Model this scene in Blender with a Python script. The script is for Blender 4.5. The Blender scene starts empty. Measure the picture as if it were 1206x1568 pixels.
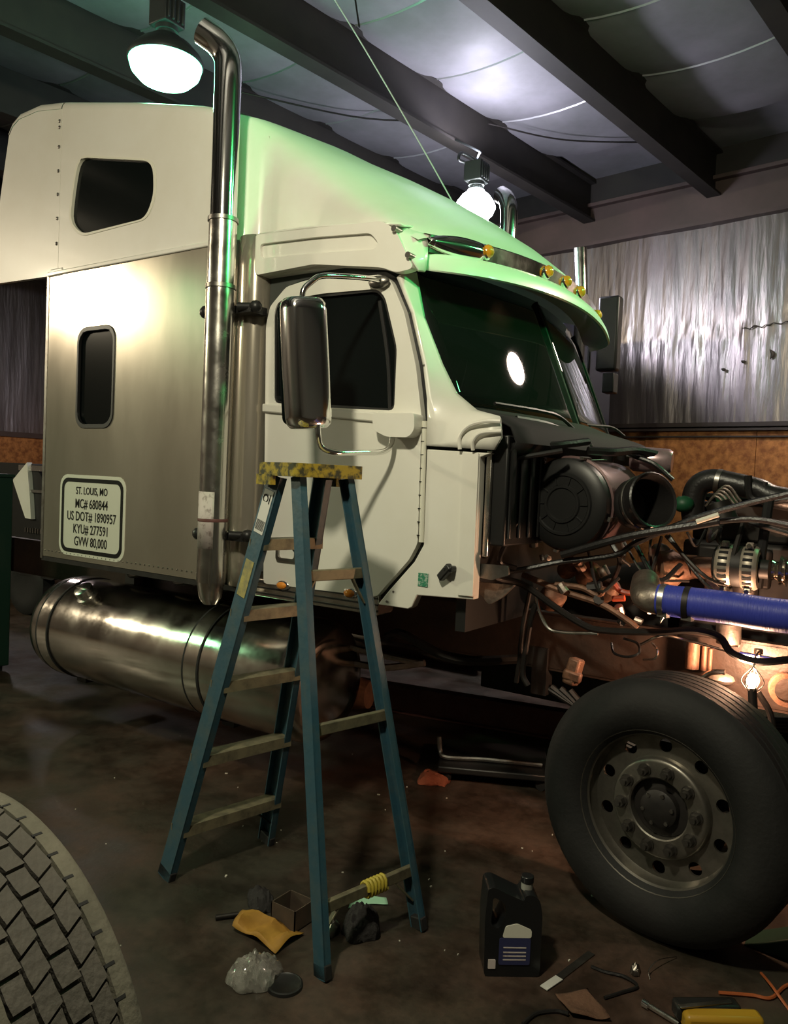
import bpy, bmesh, math, random
from mathutils import Vector, Matrix, noise
from mathutils.geometry import tessellate_polygon
PI = math.pi
random.seed(7)
S = bpy.context.scene
COL = S.collection

# ---------------------------------------------------------------- camera, world, lights, exposure
cd = bpy.data.cameras.new('camera')
cam = bpy.data.objects.new('camera', cd)
COL.objects.link(cam)
cd.sensor_fit = 'HORIZONTAL'
cd.sensor_width = 36.0
cd.lens = 35.5669
cd.clip_start = 0.05
cam.matrix_world = Matrix(((0.826321, -0.059502, 0.560048, 0.774896), (0.561485, 0.009488, -0.827433, -2.950006), (0.043920, 0.998183, 0.041249, 1.716603), (0.000000, 0.000000, 0.000000, 1.000000)))
S.camera = cam

w = bpy.data.worlds.new('hall_air')
S.world = w
w.use_nodes = True
w.node_tree.nodes['Background'].inputs[0].default_value = (0.5, 0.52, 0.5, 1)
w.node_tree.nodes['Background'].inputs[1].default_value = 0.01

S.view_settings.view_transform = 'Standard'
S.view_settings.look = 'None'
S.view_settings.gamma = 1.0
S.view_settings.use_curve_mapping = False
S.view_settings.exposure = 0.0


def point_lamp(name, loc, col, watts, r=0.16, parent=None):
    ld = bpy.data.lights.new(name, 'POINT')
    ld.energy = watts
    ld.color = col
    ld.shadow_soft_size = r
    o = bpy.data.objects.new(name, ld)
    o.location = loc
    COL.objects.link(o)
    if parent:
        o.parent = parent
        o.matrix_parent_inverse = parent.matrix_basis.inverted()
    return o


def down_lamp(name, loc, col, watts, r=0.17, cone=165):
    """reflector lamp: throws its light down and sideways, none onto the ceiling"""
    ld = bpy.data.lights.new(name, 'SPOT')
    ld.energy = watts
    ld.color = col
    ld.shadow_soft_size = r
    ld.spot_size = math.radians(cone)
    ld.spot_blend = 0.35
    o = bpy.data.objects.new(name, ld)
    o.location = loc
    COL.objects.link(o)
    return o


# the hall's other ceiling lamps out of the frame, plus two added lights
point_lamp('hall_lamp_near_side', (-0.45, -2.70, 3.88), (1.0, 0.93, 0.68), 330, 0.12)
point_lamp('hall_lamp_rear_near_side', (-10.5, -4.3, 4.45), (1.0, 0.85, 0.60), 800, 0.2)
fl = down_lamp('fill_flood_green_front', (3.3, 1.0, 4.95), (0.08, 1.0, 0.23), 820, 0.17, 34)  # added tight flood, aimed so that only the roof front turns green
fl.rotation_euler = (Vector((-1.35, 1.15, 3.15)) - fl.location).to_track_quat('-Z', 'Y').to_euler()
down_lamp('hall_lamp_green_far', (1.9, 2.6, 4.75), (0.2, 1.0, 0.4), 60, 0.17)
down_lamp('hall_lamp_far_side', (0.85, 3.75, 4.4), (1.0, 0.78, 0.64), 260, 0.17)
down_lamp('hall_lamp_green_near_side', (-6.4, -3.2, 3.45), (0.35, 1.0, 0.5), 110, 0.5)
down_lamp('fill_rear_far_side', (-10.5, 3.0, 4.5), (0.95, 0.85, 0.85), 130, 0.2)  # added fill to brighten the dark end wall, no known lamp there

# ---------------------------------------------------------------- materials
MATS = {}


def mat(name, col, rough=0.5, metal=0.0, col2=None, nscale=4.0, bump=0.0, bscale=40.0, rvar=0.0,
        coat=0.0, emis=None, estr=0.0, stretch=None, contrast=(0.35, 0.65), aniso=0.0, alpha=1.0, trans=0.0, spec=0.5):
    m = bpy.data.materials.new(name)
    m.use_nodes = True
    nt = m.node_tree
    b = nt.nodes['Principled BSDF']
    I = b.inputs
    I['Base Color'].default_value = (*col, 1)
    I['Roughness'].default_value = rough
    I['Metallic'].default_value = metal
    I['Coat Weight'].default_value = coat
    I['Coat Roughness'].default_value = 0.08
    I['Anisotropic'].default_value = aniso
    I['Alpha'].default_value = alpha
    I['Transmission Weight'].default_value = trans
    I['Specular IOR Level'].default_value = spec
    if emis:
        I['Emission Color'].default_value = (*emis, 1)
        I['Emission Strength'].default_value = estr
    tc = nt.nodes.new('ShaderNodeTexCoord')
    src = tc.outputs['Object']
    if stretch:
        mp = nt.nodes.new('ShaderNodeMapping')
        mp.inputs['Scale'].default_value = stretch
        nt.links.new(src, mp.inputs['Vector'])
        src = mp.outputs['Vector']
    if col2 or rvar:
        n = nt.nodes.new('ShaderNodeTexNoise')
        n.inputs['Scale'].default_value = nscale
        n.inputs['Detail'].default_value = 6
        n.inputs['Roughness'].default_value = 0.62
        nt.links.new(src, n.inputs['Vector'])
        if col2:
            cr = nt.nodes.new('ShaderNodeValToRGB')
            cr.color_ramp.elements[0].position = contrast[0]
            cr.color_ramp.elements[1].position = contrast[1]
            cr.color_ramp.elements[0].color = (*col, 1)
            cr.color_ramp.elements[1].color = (*col2, 1)
            nt.links.new(n.outputs['Fac'], cr.inputs['Fac'])
            nt.links.new(cr.outputs['Color'], I['Base Color'])
        if rvar:
            mr = nt.nodes.new('ShaderNodeMapRange')
            mr.inputs[1].default_value = 0.3
            mr.inputs[2].default_value = 0.7
            mr.inputs[3].default_value = max(0.02, rough - rvar)
            mr.inputs[4].default_value = min(1, rough + rvar)
            nt.links.new(n.outputs['Fac'], mr.inputs['Value'])
            nt.links.new(mr.outputs['Result'], I['Roughness'])
    if bump:
        n2 = nt.nodes.new('ShaderNodeTexNoise')
        n2.inputs['Scale'].default_value = bscale
        n2.inputs['Detail'].default_value = 4
        nt.links.new(src, n2.inputs['Vector'])
        bp = nt.nodes.new('ShaderNodeBump')
        bp.inputs['Strength'].default_value = bump
        bp.inputs['Distance'].default_value = 0.02
        nt.links.new(n2.outputs['Fac'], bp.inputs['Height'])
        nt.links.new(bp.outputs['Normal'], I['Normal'])
    MATS[name] = m
    return m


mat('white_paint', (0.74, 0.72, 0.64), 0.38, col2=(0.80, 0.79, 0.73), nscale=1.6, coat=0.35, bump=0.02, bscale=3)
mat('aluminium', (0.44, 0.395, 0.325), 0.21, 0.68, col2=(0.54, 0.49, 0.41), nscale=1.7, rvar=0.03, stretch=(1, 1, 0.35))
mat('polished_metal', (0.60, 0.55, 0.48), 0.17, 1.0, col2=(0.74, 0.69, 0.62), nscale=4, rvar=0.09, bump=0.1, bscale=4)
mat('chrome', (0.84, 0.84, 0.82), 0.11, 1.0)
mat('worn_chrome', (0.70, 0.67, 0.62), 0.22, 1.0, rvar=0.08, nscale=9)
mat('steel_grey', (0.34, 0.33, 0.31), 0.38, 1.0, col2=(0.22, 0.2, 0.18), nscale=14)
mat('cast_metal', (0.42, 0.36, 0.31), 0.42, 0.9, col2=(0.26, 0.21, 0.18), nscale=18, bump=0.15)
mat('black_plastic', (0.012, 0.012, 0.012), 0.42)
mat('black_matte', (0.008, 0.008, 0.008), 0.8)
mat('rubber', (0.006, 0.006, 0.006), 0.75, col2=(0.010, 0.010, 0.010), nscale=5, bump=0.1, bscale=60)
mat('hose_rubber', (0.014, 0.013, 0.013), 0.36, bump=0.1, bscale=90)
mat('dirty_rubber', (0.07, 0.066, 0.048), 0.85, col2=(0.13, 0.12, 0.09), nscale=6, bump=0.25, bscale=50)
mat('tread_rubber', (0.045, 0.041, 0.034), 0.8, col2=(0.075, 0.067, 0.055), nscale=9, bump=0.25, bscale=60)
mat('dark_glass', (0.004, 0.006, 0.006), 0.14, spec=0.22)
mat('rim_metal', (0.27, 0.25, 0.22), 0.42, 0.85, col2=(0.15, 0.14, 0.12), nscale=9, rvar=0.1)
mat('nut_metal', (0.14, 0.13, 0.12), 0.4, 0.9)
mat('windshield_glass', (0.006, 0.007, 0.007), 0.025, spec=0.6)
mat('blue_fibreglass', (0.024, 0.075, 0.108), 0.5, col2=(0.055, 0.088, 0.095), nscale=11, bump=0.1, bscale=30, contrast=(0.45, 0.75))
mat('yellow_plastic', (0.34, 0.26, 0.02), 0.6, col2=(0.035, 0.038, 0.015), nscale=30, contrast=(0.42, 0.58))
mat('step_aluminium', (0.21, 0.185, 0.115), 0.55, 0.3, col2=(0.09, 0.08, 0.055), nscale=16, contrast=(0.42, 0.7))
mat('amber', (0.75, 0.25, 0.02), 0.12, coat=0.5)
mat('clear_lens', (0.7, 0.75, 0.72), 0.08, 0.85)
mat('decal_white', (0.74, 0.73, 0.62), 0.45)
mat('decal_black', (0.008, 0.007, 0.006), 0.7, spec=0.2)
mat('paper_label', (0.62, 0.55, 0.52), 0.6, col2=(0.30, 0.24, 0.22), nscale=30, contrast=(0.52, 0.66))
mat('label_white', (0.6, 0.6, 0.56), 0.55)
mat('label_yellow', (0.42, 0.36, 0.1), 0.55, col2=(0.2, 0.19, 0.1), nscale=25)
mat('green_sticker', (0.03, 0.22, 0.12), 0.5, col2=(0.4, 0.5, 0.42), nscale=60, contrast=(0.5, 0.6))
mat('frame_paint', (0.052, 0.030, 0.021), 0.45, 0.25, col2=(0.03, 0.02, 0.016), nscale=5, bump=0.1)
mat('dark_steel', (0.035, 0.03, 0.028), 0.5, 0.6, col2=(0.02, 0.018, 0.016), nscale=8)
mat('black_iron', (0.012, 0.011, 0.011), 0.55, 0.3, col2=(0.03, 0.026, 0.024), nscale=10)
mat('purple_canister', (0.13, 0.075, 0.075), 0.38, 0.35)
mat('pink_lit_metal', (0.50, 0.32, 0.34), 0.3, 0.7, col2=(0.62, 0.50, 0.52), nscale=12)  # pink light on the canister is put into the base colour
mat('rust_brown', (0.24, 0.12, 0.07), 0.55, 0.35, col2=(0.12, 0.06, 0.04), nscale=12, bump=0.2)
mat('blue_silicone', (0.030, 0.045, 0.36), 0.42, col2=(0.05, 0.065, 0.42), nscale=40, stretch=(30, 0.6, 0.6), bump=0.25, bscale=8)
mat('red_part', (0.42, 0.07, 0.03), 0.4)
mat('green_part', (0.008, 0.075, 0.03), 0.5)  # plain dark green, half matte
mat('cast_light', (0.50, 0.44, 0.36), 0.42, 0.6, col2=(0.36, 0.31, 0.25), nscale=14)
mat('beam_steel', (0.021, 0.018, 0.015), 0.65, 0.0, col2=(0.013, 0.011, 0.010), nscale=3)
mat('ceiling_vinyl', (0.22, 0.215, 0.24), 0.62, 0.0, col2=(0.15, 0.15, 0.16), nscale=1.2, rvar=0.06, bump=0.08, bscale=5)
mat('seam_tape', (0.36, 0.36, 0.38), 0.4, 0.3)
mat('eave_brown', (0.085, 0.055, 0.05), 0.6, col2=(0.06, 0.04, 0.035), nscale=2)
mat('foil', (0.31, 0.275, 0.265), 0.36, 0.85, col2=(0.19, 0.17, 0.17), nscale=2.5, rvar=0.06, stretch=(2.5, 2.5, 0.3), bump=0.5, bscale=6)
mat('foil_torn', (0.04, 0.035, 0.03), 0.8)
mat('osb', (0.50, 0.21, 0.065), 0.75, col2=(0.24, 0.085, 0.025), nscale=13, contrast=(0.38, 0.62), bump=0.15, bscale=40)
mat('wall_plain', (0.10, 0.09, 0.085), 0.7)
mat('dark_trim', (0.03, 0.022, 0.02), 0.55)
mat('green_cabinet', (0.008, 0.035, 0.022), 0.5)
mat('navy_paint', (0.006, 0.009, 0.04), 0.35)
mat('mustard_paper', (0.42, 0.22, 0.03), 0.7, col2=(0.30, 0.15, 0.02), nscale=14)
mat('clear_plastic', (0.70, 0.68, 0.62), 0.10, col2=(0.45, 0.43, 0.38), nscale=14, trans=0.75)
mat('mint_strip', (0.33, 0.62, 0.42), 0.5)
mat('brown_card', (0.09, 0.06, 0.04), 0.8, col2=(0.05, 0.035, 0.025), nscale=12)
mat('dark_rag', (0.02, 0.018, 0.018), 0.9, bump=0.4, bscale=60)
mat('red_rag', (0.28, 0.075, 0.035), 0.9, bump=0.4, bscale=50)
mat('brown_rag', (0.12, 0.06, 0.035), 0.9, bump=0.4, bscale=50)
mat('red_oxide', (0.17, 0.07, 0.06), 0.6, col2=(0.12, 0.05, 0.045), nscale=6)
mat('jug_black', (0.012, 0.013, 0.014), 0.28)
mat('jug_cap', (0.30, 0.30, 0.27), 0.4)
mat('jug_blue', (0.035, 0.04, 0.11), 0.4)
mat('tool_yellow', (0.45, 0.25, 0.02), 0.4)
mat('orange_cord', (0.40, 0.10, 0.03), 0.5)
mat('white_rope', (0.62, 0.62, 0.6), 0.7)
mat('yellow_rope', (0.45, 0.36, 0.04), 0.6)
mat('speck', (0.6, 0.58, 0.5), 0.6)
mat('lamp_green', (0.8, 1.0, 0.9), 0.4, emis=(0.24, 1.0, 0.62), estr=3.6)
mat('lamp_white', (1.0, 1.0, 1.0), 0.4, emis=(0.95, 0.97, 1.0), estr=22)
mat('bulb_warm', (1.0, 0.9, 0.8), 0.4, emis=(1.0, 0.62, 0.36), estr=40)
mat('lamp_housing', (0.03, 0.035, 0.035), 0.5, 0.3)
mat('headliner', (0.05, 0.055, 0.05), 0.8)


def floor_material():
    m = bpy.data.materials.new('oily_concrete')
    m.use_nodes = True
    nt = m.node_tree
    b = nt.nodes['Principled BSDF']
    tc = nt.nodes.new('ShaderNodeTexCoord')

    def nz(scale, det, lo, hi, c0, c1):
        n = nt.nodes.new('ShaderNodeTexNoise')
        n.inputs['Scale'].default_value = scale
        n.inputs['Detail'].default_value = det
        n.inputs['Roughness'].default_value = 0.65
        nt.links.new(tc.outputs['Object'], n.inputs['Vector'])
        c = nt.nodes.new('ShaderNodeValToRGB')
        c.color_ramp.elements[0].position = lo
        c.color_ramp.elements[1].position = hi
        c.color_ramp.elements[0].color = (*c0, 1)
        c.color_ramp.elements[1].color = (*c1, 1)
        nt.links.new(n.outputs['Fac'], c.inputs['Fac'])
        return n, c

    n1, c1 = nz(0.9, 8, 0.42, 0.6, (0.036, 0.032, 0.022), (0.072, 0.041, 0.028))
    n2, c2 = nz(3.2, 10, 0.40, 0.58, (0.35, 0.34, 0.32), (1, 1, 1))
    n3, c3 = nz(30, 6, 0.3, 0.7, (0.75, 0.75, 0.75), (1.15, 1.12, 1.1))
    mx = nt.nodes.new('ShaderNodeMix')
    mx.data_type = 'RGBA'
    mx.blend_type = 'MULTIPLY'
    mx.inputs[0].default_value = 0.8
    nt.links.new(c1.outputs[0], mx.inputs[6])
    nt.links.new(c2.outputs[0], mx.inputs[7])
    m2 = nt.nodes.new('ShaderNodeMix')
    m2.data_type = 'RGBA'
    m2.blend_type = 'MULTIPLY'
    m2.inputs[0].default_value = 1.0
    nt.links.new(mx.outputs[2], m2.inputs[6])
    nt.links.new(c3.outputs[0], m2.inputs[7])
    nt.links.new(m2.outputs[2], b.inputs['Base Color'])
    mr = nt.nodes.new('ShaderNodeMapRange')
    mr.inputs[1].default_value = 0.35
    mr.inputs[2].default_value = 0.65
    mr.inputs[3].default_value = 0.38
    mr.inputs[4].default_value = 0.75
    nt.links.new(n2.outputs['Fac'], mr.inputs['Value'])
    nt.links.new(mr.outputs['Result'], b.inputs['Roughness'])
    bp = nt.nodes.new('ShaderNodeBump')
    bp.inputs['Strength'].default_value = 0.2
    bp.inputs['Distance'].default_value = 0.01
    nt.links.new(n3.outputs['Fac'], bp.inputs['Height'])
    nt.links.new(bp.outputs['Normal'], b.inputs['Normal'])
    MATS['floor'] = m


floor_material()


# ---------------------------------------------------------------- mesh helpers
def V(*a):
    return Vector(a[0]) if len(a) == 1 else Vector(a)


def frame(d, up=None):
    d = V(d).normalized()
    if up is None:
        up = V(0, 0, 1) if abs(d.z) < 0.95 else V(1, 0, 0)
    a = V(up).cross(d)
    a = a.normalized() if a.length > 1e-6 else V(1, 0, 0)
    return a, d.cross(a).normalized(), d


class MB:
    def __init__(self):
        self.v = []
        self.f = []

    def add(self, vs, fs):
        o = len(self.v)
        self.v += [tuple(p) for p in vs]
        self.f += [tuple(i + o for i in q) for q in fs]
        return self

    def box(self, lo, hi):
        x0, y0, z0 = lo
        x1, y1, z1 = hi
        return self.add([(x0, y0, z0), (x1, y0, z0), (x1, y1, z0), (x0, y1, z0), (x0, y0, z1), (x1, y0, z1), (x1, y1, z1), (x0, y1, z1)],
                        [(0, 3, 2, 1), (4, 5, 6, 7), (0, 1, 5, 4), (1, 2, 6, 5), (2, 3, 7, 6), (3, 0, 4, 7)])

    def bar(self, p0, p1, w, h, up=None, ow=0.0, oh=0.0):
        p0, p1 = V(p0), V(p1)
        a, b, d = frame(p1 - p0, up)
        vs = []
        for p in (p0, p1):
            for s, t in ((-1, -1), (1, -1), (1, 1), (-1, 1)):
                vs.append(p + a * (ow + s * w / 2) + b * (oh + t * h / 2))
        return self.add(vs, [(0, 3, 2, 1), (4, 5, 6, 7), (0, 1, 5, 4), (1, 2, 6, 5), (2, 3, 7, 6), (3, 0, 4, 7)])

    def cyl(self, p0, p1, r0, r1=None, n=20, cap=True):
        r1 = r0 if r1 is None else r1
        p0, p1 = V(p0), V(p1)
        a, b, d = frame(p1 - p0)
        vs = []
        for p, r in ((p0, r0), (p1, r1)):
            for i in range(n):
                t = 2 * PI * i / n
                vs.append(p + a * (r * math.cos(t)) + b * (r * math.sin(t)))
        fs = [(i, (i + 1) % n, n + (i + 1) % n, n + i) for i in range(n)]
        if cap:
            fs += [tuple(reversed(range(n))), tuple(range(n, 2 * n))]
        return self.add(vs, fs)

    def tube(self, pts, r, n=10, smooth=6, cap=True):
        P = [V(p) for p in pts]
        if smooth and len(P) > 2:
            Q = []
            ext = [P[0] * 2 - P[1]] + P + [P[-1] * 2 - P[-2]]
            for i in range(1, len(ext) - 2):
                p0, p1, p2, p3 = ext[i - 1:i + 3]
                for k in range(smooth):
                    t = k / smooth
                    Q.append(0.5 * ((2 * p1) + (p2 - p0) * t + (2 * p0 - 5 * p1 + 4 * p2 - p3) * t * t + (3 * p1 - p0 - 3 * p2 + p3) * t ** 3))
            Q.append(P[-1])
            P = Q
        m = len(P)
        rr = r if callable(r) else (lambda t: r)
        a, b, d = frame(P[1] - P[0])
        vs = []
        for i in range(m):
            d = (P[min(i + 1, m - 1)] - P[max(i - 1, 0)]).normalized()
            a = (a - d * a.dot(d)).normalized()
            b = d.cross(a)
            q = rr(i / (m - 1))
            for k in range(n):
                t = 2 * PI * k / n
                vs.append(P[i] + a * (q * math.cos(t)) + b * (q * math.sin(t)))
        fs = [(i * n + k, i * n + (k + 1) % n, (i + 1) * n + (k + 1) % n, (i + 1) * n + k) for i in range(m - 1) for k in range(n)]
        if cap:
            fs += [tuple(reversed(range(n))), tuple(range((m - 1) * n, m * n))]
        return self.add(vs, fs)

    def lathe(self, prof, o, axis, n=32, cap=False, up=None):
        o = V(o)
        a, b, d = frame(axis, up)
        vs = []
        for r, h in prof:
            for k in range(n):
                t = 2 * PI * k / n
                vs.append(o + d * h + a * (r * math.cos(t)) + b * (r * math.sin(t)))
        m = len(prof)
        fs = [(i * n + k, i * n + (k + 1) % n, (i + 1) * n + (k + 1) % n, (i + 1) * n + k) for i in range(m - 1) for k in range(n)]
        if cap:
            fs += [tuple(reversed(range(n))), tuple(range((m - 1) * n, m * n))]
        return self.add(vs, fs)

    def plate(self, poly, fn, t, holes=()):
        """poly / holes: 2-D loops; fn(u, v, d) -> 3-D point; thickness t along d"""
        loops = [list(poly)] + [list(h) for h in holes]
        flat = [p for l in loops for p in l]
        tris = tessellate_polygon([[V(p[0], p[1], 0) for p in l] for l in loops])
        n = len(flat)
        vs = [fn(p[0], p[1], 0.0) for p in flat] + [fn(p[0], p[1], t) for p in flat]
        fs = [tuple(q) for q in tris] + [tuple(n + i for i in reversed(q)) for q in tris]
        o = 0
        for l in loops:
            k = len(l)
            fs += [(o + i, o + (i + 1) % k, n + o + (i + 1) % k, n + o + i) for i in range(k)]
            o += k
        return self.add(vs, fs)

    def grid(self, rows, closed=False):
        m, k = len(rows), len(rows[0])
        vs = [p for r_ in rows for p in r_]
        kk = k if closed else k - 1
        return self.add(vs, [(i * k + j, i * k + (j + 1) % k, (i + 1) * k + (j + 1) % k, (i + 1) * k + j) for i in range(m - 1) for j in range(kk)])

    def ball(self, c, r, n=12, sq=(1, 1, 1)):
        rows = []
        for i in range(n // 2 + 1):
            p = PI * i / (n // 2)
            rows.append([(c[0] + r * sq[0] * math.sin(p) * math.cos(2 * PI * j / n), c[1] + r * sq[1] * math.sin(p) * math.sin(2 * PI * j / n),
                          c[2] + r * sq[2] * math.cos(p)) for j in range(n)])
        return self.grid(rows, True)

    def build(self, name, m, parent=None, smooth=40, bevel=0.0, solid=0.0, sub=0, seg=2):
        me = bpy.data.meshes.new(name)
        me.from_pydata(self.v, [], self.f)
        bm = bmesh.new()
        bm.from_mesh(me)
        bmesh.ops.remove_doubles(bm, verts=bm.verts, dist=1e-5)
        bmesh.ops.recalc_face_normals(bm, faces=bm.faces)
        bm.to_mesh(me)
        bm.free()
        me.materials.append(MATS[m])
        if smooth:
            for p in me.polygons:
                p.use_smooth = True
            me.set_sharp_from_angle(angle=math.radians(smooth))
        o = bpy.data.objects.new(name, me)
        COL.objects.link(o)
        if solid:
            md = o.modifiers.new('solid', 'SOLIDIFY')
            md.thickness = solid
        if bevel:
            md = o.modifiers.new('bevel', 'BEVEL')
            md.width = bevel
            md.segments = seg
            md.limit_method = 'ANGLE'
            md.angle_limit = math.radians(40)
        if sub:
            md = o.modifiers.new('sub', 'SUBSURF')
            md.levels = sub
            md.render_levels = sub
        if parent:
            adopt(o, parent)
        return o


def world_of(o):
    if o.parent:
        return world_of(o.parent) @ o.matrix_parent_inverse @ o.matrix_basis
    return o.matrix_basis.copy()


def adopt(o, parent):
    o.parent = parent
    o.matrix_parent_inverse = world_of(parent).inverted()


def thing(name, label, cat, loc, group=None, rotz=0.0):
    o = bpy.data.objects.new(name, None)
    o.empty_display_size = 0.1
    COL.objects.link(o)
    o.location = loc
    o.rotation_euler = (0, 0, rotz)
    bpy.context.view_layer.update()
    o['label'] = label
    o['category'] = cat
    if group:
        o['group'] = group
    return o


def tag(o, label, cat, group=None):
    o['label'] = label
    o['category'] = cat
    if group:
        o['group'] = group
    return o


def struct(o):
    o['kind'] = 'structure'
    return o


def copy_mesh(o, mtx=None, parent=None):
    c = o.copy()
    COL.objects.link(c)
    if mtx is not None:
        c.matrix_basis = mtx
    if parent is not None:
        c.parent = parent
        c.matrix_parent_inverse = o.matrix_parent_inverse.copy()
    return c


def rrect(x0, z0, x1, z1, r, n=5):
    pts = []
    for cx, cz, a0 in ((x1 - r, z0 + r, -90), (x1 - r, z1 - r, 0), (x0 + r, z1 - r, 90), (x0 + r, z0 + r, 180)):
        for i in range(n + 1):
            a = math.radians(a0 + 90 * i / n)
            pts.append((cx + r * math.cos(a), cz + r * math.sin(a)))
    return pts


def rounded(poly, r, n=4):
    """round the corners of a 2-D polygon"""
    out = []
    k = len(poly)
    for i in range(k):
        p0, p1, p2 = V(*poly[i - 1], 0), V(*poly[i], 0), V(*poly[(i + 1) % k], 0)
        a, b = (p0 - p1), (p2 - p1)
        q = min(r, a.length * 0.45, b.length * 0.45)
        s, e = p1 + a.normalized() * q, p1 + b.normalized() * q
        for j in range(n + 1):
            t = j / n
            w_ = s * (1 - t) ** 2 + p1 * 2 * t * (1 - t) + e * t * t
            out.append((w_.x, w_.y))
    return out


def grow(poly, d):
    cx = sum(p[0] for p in poly) / len(poly)
    cz = sum(p[1] for p in poly) / len(poly)
    out = []
    for x, z in poly:
        l = math.hypot(x - cx, z - cz) or 1
        out.append((x + (x - cx) / l * d, z + (z - cz) / l * d))
    return out


def xz(pts):
    return [(p[0], p[2]) for p in pts]


def side(y):          # plate lying in the truck's side plane, thickness runs inward
    return lambda u, v, d: (u, y + d, v)


def text_mesh(body, size, loc, m, name, parent, wide=1.0, bold=0.0):
    cu = bpy.data.curves.new(name, 'FONT')
    cu.body = body
    cu.size = size
    cu.align_x = 'CENTER'
    cu.align_y = 'CENTER'
    cu.extrude = 0.0008
    cu.offset = bold
    cu.resolution_u = 3
    o = bpy.data.objects.new(name, cu)
    COL.objects.link(o)
    bpy.context.view_layer.update()
    dg = bpy.context.evaluated_depsgraph_get()
    me = bpy.data.meshes.new_from_object(o.evaluated_get(dg))
    bpy.data.objects.remove(o)
    me.transform(Matrix.Translation(loc) @ Matrix.Rotation(PI / 2, 4, 'X') @ Matrix.Diagonal((wide, 1, 1, 1)))
    me.materials.clear()
    me.materials.append(MATS[m])
    q = bpy.data.objects.new(name, me)
    COL.objects.link(q)
    adopt(q, parent)
    return q


# ---------------------------------------------------------------- the hall
ANG = math.radians(-8)
BX = V(math.cos(ANG), math.sin(ANG), 0)
BY = V(-math.sin(ANG), math.cos(ANG), 0)


def hall(bx, by, z):
    return BX * bx + BY * by + V(0, 0, z)


X0, X1, Y0, Y1, ZC = -15.0, 7.5, -9.0, 5.76, 5.42


def hplane(name, pts, m):
    return struct(MB().add([hall(*p) for p in pts], [tuple(range(len(pts)))]).build(name, m, smooth=0))


floor = hplane('floor', [(X0, Y0, 0), (X1, Y0, 0), (X1, Y1 + 0.1, 0), (X0, Y1 + 0.1, 0)], 'floor')
ceiling = hplane('ceiling', [(X0, Y0, ZC), (X0, Y1, ZC), (X1, Y1, ZC), (X1, Y0, ZC)], 'ceiling_vinyl')
wall_far = hplane('wall_far', [(X0, Y1 + 0.06, 0), (X1, Y1 + 0.06, 0), (X1, Y1 + 0.06, ZC), (X0, Y1 + 0.06, ZC)], 'wall_plain')
hplane('wall_near', [(X0, Y0, 0), (X0, Y0, ZC), (X1, Y0, ZC), (X1, Y0, 0)], 'wall_plain')
wall_left = hplane('wall_left', [(X0, Y0, 0), (X0, Y1, 0), (X0, Y1, ZC), (X0, Y0, ZC)], 'wall_plain')
hplane('wall_right', [(X1, Y0, 0), (X1, Y0, ZC), (X1, Y1, ZC), (X1, Y1, 0)], 'wall_plain')

# ceiling: steel beams with sagging insulation panels between them
BEAM0, BSP = -0.62, 1.48
proto = None
for k in range(-1, 9):
    b = BEAM0 - BSP * k
    m = MB()
    for z0, z1, wd in ((4.92, 4.945, 0.15), (4.945, 5.36, 0.018), (5.36, 5.385, 0.15)):
        m.add([hall(b + sx * wd / 2, by, z) for by in (Y0 + 0.02, Y1) for sx, z in ((-1, z0), (1, z0), (1, z1), (-1, z1))],
              [(0, 3, 2, 1), (4, 5, 6, 7), (0, 1, 5, 4), (1, 2, 6, 5), (2, 3, 7, 6), (3, 0, 4, 7)])
    m.build('roof_beam', 'beam_steel', ceiling, smooth=0)
NP = 8
rows = []
for i in range(NP + 1):
    u = i / NP - 0.5
    row = []
    for j in range(NP + 1):
        v = j / NP - 0.5
        sag = 0.085 * (1 - (2 * u) ** 2) + 0.030 * (1 - (2 * v) ** 4)
        row.append((u * (BSP - 0.03), v * 1.045, -sag))
    rows.append(row)
panel = None
seam = None
for k in range(-1, 9):
    for j in range(-3, 9):
        c = hall(BEAM0 - BSP * (k - 0.5), Y1 - 0.44 - 1.05 * j, 5.385)
        Mx = Matrix.Translation(c) @ Matrix.Rotation(ANG, 4, 'Z')
        if 5.76 - 0.44 - 1.05 * j > 5.3:
            continue
        if panel is None:
            panel = MB().grid(rows).build('ceiling_panel', 'ceiling_vinyl', ceiling)
            panel.matrix_basis = Mx
            sm = MB()
            sm.grid([[(rows[i][0][0], -0.5225 - 0.012, rows[i][0][2] - 0.012 * 0), (rows[i][0][0], -0.5225 - 0.002, rows[i][0][2] - 0.012),
                      (rows[i][0][0], -0.5225 + 0.01, rows[i][0][2])] for i in range(NP + 1)])
            seam = sm.build('panel_seam', 'seam_tape', ceiling)
            seam.matrix_basis = Mx
        else:
            copy_mesh(panel, Mx, ceiling)
            copy_mesh(seam, Mx, ceiling)
# slack brace rod under the panels
MB().tube([hall(-3.5, 3.50, 5.26), hall(-3.0, 4.15, 5.20), hall(-2.2, 4.95, 5.25)], 0.008, 6).build('brace_rod', 'dark_steel', ceiling)
MB().tube([hall(-5.0, 1.6, 5.27), hall(-4.3, 2.6, 5.2), hall(-3.62, 3.25, 5.25)], 0.008, 6).build('brace_rod', 'dark_steel', ceiling)

# far wall: board sheets below, wrinkled foil blanket above, eave channel on top
def hbox(mb, lo, hi):
    vs = [hall(x, y, z) for z in (lo[2], hi[2]) for x, y in ((lo[0], lo[1]), (hi[0], lo[1]), (hi[0], hi[1]), (lo[0], hi[1]))]
    return mb.add(vs, [(0, 3, 2, 1), (4, 5, 6, 7), (0, 1, 5, 4), (1, 2, 6, 5), (2, 3, 7, 6), (3, 0, 4, 7)])


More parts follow.
